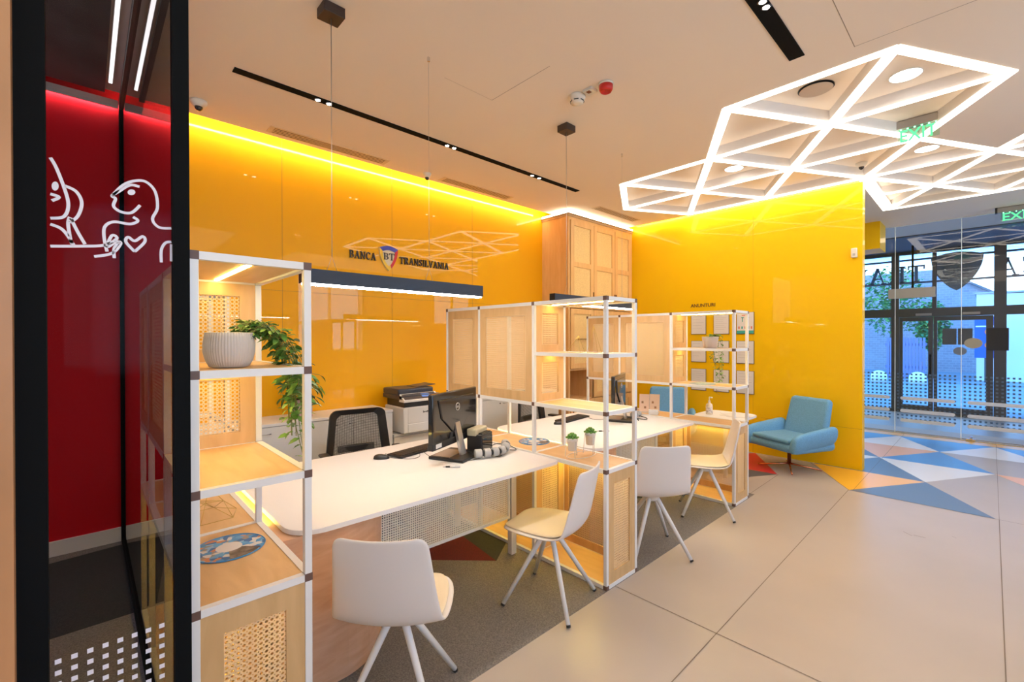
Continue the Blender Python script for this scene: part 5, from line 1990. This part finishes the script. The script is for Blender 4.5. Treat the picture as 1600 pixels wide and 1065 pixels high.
# shop sign on the glass, read from outside (mirrored from here)
sg = thing('shopfront_sign', 'large shield and bank letters on the shopfront glass seen from behind', 'sign', (-0.5, YF + 0.10, 2.99))
P0 = shield_pts(0.78, 0.80)
build('shield', MB().prism([(u, 0, v) for u, v in P0], (0, 0.04, 0)), mat('shield_back', (0.22, 0.20, 0.18), 0.5), sg)
for txt, xs_, w_t in (('BANCA', 0.55, 1.85), ('TRANSILVANIA', -0.48, -4.0)):
    mb_, w = serif_text(txt, 0.36, 0.03)
    if xs_ > 0:
        mb_.xf(Matrix.Translation((xs_ + w * 0.95, 0, -0.17)) @ Matrix.Diagonal((-0.95, 1, 1, 1)))
    else:
        mb_.xf(Matrix.Translation((xs_, 0, -0.17)) @ Matrix.Diagonal((-0.95, 1, 1, 1)))
    build('letters', mb_, mat('letters_back', (0.10, 0.16, 0.22), 0.5), sg)
# sign rail across
build('rail', MB().box(-3.4, 2.8, 0.02, 0.05, 0.30, 0.34).box(-3.4, 2.8, 0.02, 0.05, -0.20, -0.16), mat('letters_back', (0.10, 0.16, 0.22), 0.5), sg)

# hanging pull and box in the vestibule
t = thing('hanging_sign', 'pale box hanging on a rod in the vestibule behind the left bright seam', 'sign', (-1.10, 12.2, 2.42))
build('box', MB().box(-0.38, 0.34, -0.03, 0.03, 0, 0.20, bev=0.005), mat('box_pale', (0.55, 0.52, 0.48), 0.5), t)
build('rod', MB().tube([(0.0, 0, 0.2), (0.0, 0, 1.06)], 0.018, 8), BLACKM, t)

# ------------------------------------------------------------------ outside
gd = MB().box(-30, 30, YF + 0.2, 60, -0.05, -0.02)
o = struct('floor_street', gd, mat('street', (0.20, 0.26, 0.34), 0.6, noise=0.15, nscale=0.6))
gd = MB().box(-30, 30, YF + 0.15, 22.5, -0.04, -0.0205)
struct('floor_pavement', gd, mat('pavement', (0.62, 0.70, 0.76), 0.6, noise=0.06, nscale=3))
gd = MB().box(-30, 30, 22.5, 22.8, -0.04, -0.015)
struct('trim_4', gd, mat('kerb', (0.14, 0.18, 0.24), 0.7))
t = thing('brick_house', 'pale brick house with a sloping gable seen through the entrance glass', 'building', (-1.5, 30, 0))
wall_ = MB().prism([(-9, 0, -0.05), (1.57, 0, -0.05), (1.57, 0, 3.62), (-0.35, 0, 4.92), (-9, 0, 4.92)], (0, 6, 0))


def brick_mat():
    mt, nt, b, N, L = nmat('pale_brick')
    tc = N.new('ShaderNodeTexCoord')
    mp = N.new('ShaderNodeMapping')
    mp.inputs['Rotation'].default_value = (radians(90), 0, 0)
    L.new(tc.outputs['Object'], mp.inputs[0])
    br = N.new('ShaderNodeTexBrick')
    br.inputs['Scale'].default_value = 2.2
    br.inputs['Color1'].default_value = (0.30, 0.29, 0.36, 1)
    br.inputs['Color2'].default_value = (0.20, 0.18, 0.25, 1)
    br.inputs['Mortar'].default_value = (0.42, 0.43, 0.50, 1)
    L.new(mp.outputs[0], br.inputs['Vector'])
    n_ = N.new('ShaderNodeTexNoise')
    n_.inputs['Scale'].default_value = 0.8
    n_.inputs['Detail'].default_value = 6
    L.new(tc.outputs['Object'], n_.inputs['Vector'])
    mx = N.new('ShaderNodeMix')
    mx.data_type = 'RGBA'
    mx.inputs[7].default_value = (0.42, 0.43, 0.50, 1)
    L.new(n_.outputs['Fac'], mx.inputs[0])
    L.new(br.outputs[0], mx.inputs[6])
    L.new(mx.outputs[2], b.inputs['Base Color'])
    b.inputs['Roughness'].default_value = 0.9
    return mt


build('wall', wall_, brick_mat(), t)
rf = MB().prism([(1.75, -0.2, 3.50), (-0.35, -0.2, 4.925), (-0.35, -0.2, 5.02), (1.75, -0.2, 3.60)], (0, 6.4, 0))
build('roof_edge', rf, mat('roof_dark', (0.16, 0.18, 0.22), 0.7), t)
t = thing('white_shed', 'low white building right of the brick house', 'building', (0.55, 24.8, 0))
build('wall', MB().prism([(-0.95, 0, -0.05), (2.6, 0, -0.05), (2.6, 0, 3.2), (-0.95, 0, 3.28)], (0, 3, 0)), mat('shed_white', (0.82, 0.86, 0.90), 0.6), t)
build('roof', MB().box(-1.0, 2.7, -0.1, 3.1, 3.28, 3.34), mat('shed_roof', (0.4, 0.45, 0.5), 0.6), t)
fe = MB()
for k in range(12):
    fe.box(-2.95 + k * 0.10, -2.95 + k * 0.10 + 0.075, 23.9, 23.95, 0, 1.62)
fe.box(-3.0, -1.74, 23.951, 24.0, 0.4, 0.5).box(-3.0, -1.74, 23.951, 24.0, 1.3, 1.4)
tag(build('slat_fence', fe, mat('fence_purple', (0.20, 0.22, 0.46), 0.6)), 'purple blue slatted fence across the street', 'fence')
t = thing('advert_board', 'blue advertising board with orange digits across the street', 'sign', (-0.13, 23.8, -0.62))
build('panel', MB().box(-0.30, 0.30, -0.05, 0.05, 1.5, 3.0), mat('advert_blue', (0.02, 0.12, 0.50), 0.4), t)
mb_ = text_mesh('9', 0.55, 0.02, 0.015)
mb_.xf(Matrix.Rotation(radians(90), 4, 'X'))
build('digit', mb_, mat('advert_orange', (0.85, 0.22, 0.08), 0.5), t, loc=(-0.05, -0.07, 2.18))
mb_ = text_mesh('9', 0.55, 0.02, 0.015)
mb_.xf(Matrix.Rotation(radians(90), 4, 'X'))
build('digit', mb_, mat('advert_orange', (0.85, 0.22, 0.08), 0.5), t, loc=(-0.05, -0.07, 1.70))
build('stripe', MB().box(-0.27, 0.27, -0.07, -0.05, 2.62, 2.67), mat('advert_white', (0.8, 0.85, 0.9), 0.5), t)
build('post', MB().box(-0.05, 0.05, 0.05, 0.12, 0.60, 3.0), FRAME, t)
# trees
random.seed(9)


def tree(x, y, h, r, lab):
    t = thing('street_tree', lab, 'tree', (x, y, -0.02))
    build('trunk', MB().tube([(0, 0, 0), (0.05, 0, h * 0.4), (0, 0.05, h * 0.75)], [0.14, 0.10, 0.05], 8), mat('bark', (0.12, 0.10, 0.08), 0.9), t)
    c_ = MB()
    for k in range(1500):
        a, b, q = random.uniform(0, 2 * pi), random.uniform(-1, 1), random.random() ** 0.4
        p = Vector((cos(a) * math.sqrt(1 - b * b) * r * q, sin(a) * math.sqrt(1 - b * b) * r * q, h * 0.72 + b * h * 0.34 * q))
        leaf(c_, p, (random.uniform(-1, 1), random.uniform(-1, 1), random.uniform(-0.6, 0.4)), (0, 0, 1), 0.16, 0.12, random.randint(0, 1))
    build('crown', c_, [mat('crown_green', (0.05, 0.26, 0.12), 0.6), mat('crown_green_light', (0.16, 0.42, 0.12), 0.6)], t, fixn=False)


tree(-3.1, 26.5, 4.6, 1.25, 'bushy green street tree seen through the upper entrance glazing')
tree(-1.65, 24.9, 3.0, 0.55, 'small blue green tree in front of the brick house')
for x, lab in ((-1.78, 'white dome shaped bollard outside the left entrance door'), (-2.85, 'white dome shaped bollard outside, behind the bright glass seam at left')):
    b_ = MB().lathe([(0.24, 0), (0.24, 0.20), (0.225, 0.30), (0.17, 0.38), (0.09, 0.425), (0.002, 0.44)], 24)
    tag(build('bollard', b_, mat('bollard_white', (0.80, 0.84, 0.88), 0.5), loc=(x, 21.3, -0.02)), lab, 'bollard', 'white bollards on the pavement')
o = build('blue_column', MB().lathe([(0.55, 0), (0.55, 4.2)], 40), mat('column_blue', (0.01, 0.12, 0.50), 0.25, coat=0.5), loc=(1.02, 14.1, 0.021))
tag(o, 'deep blue round column outside at the right frame edge', 'column')
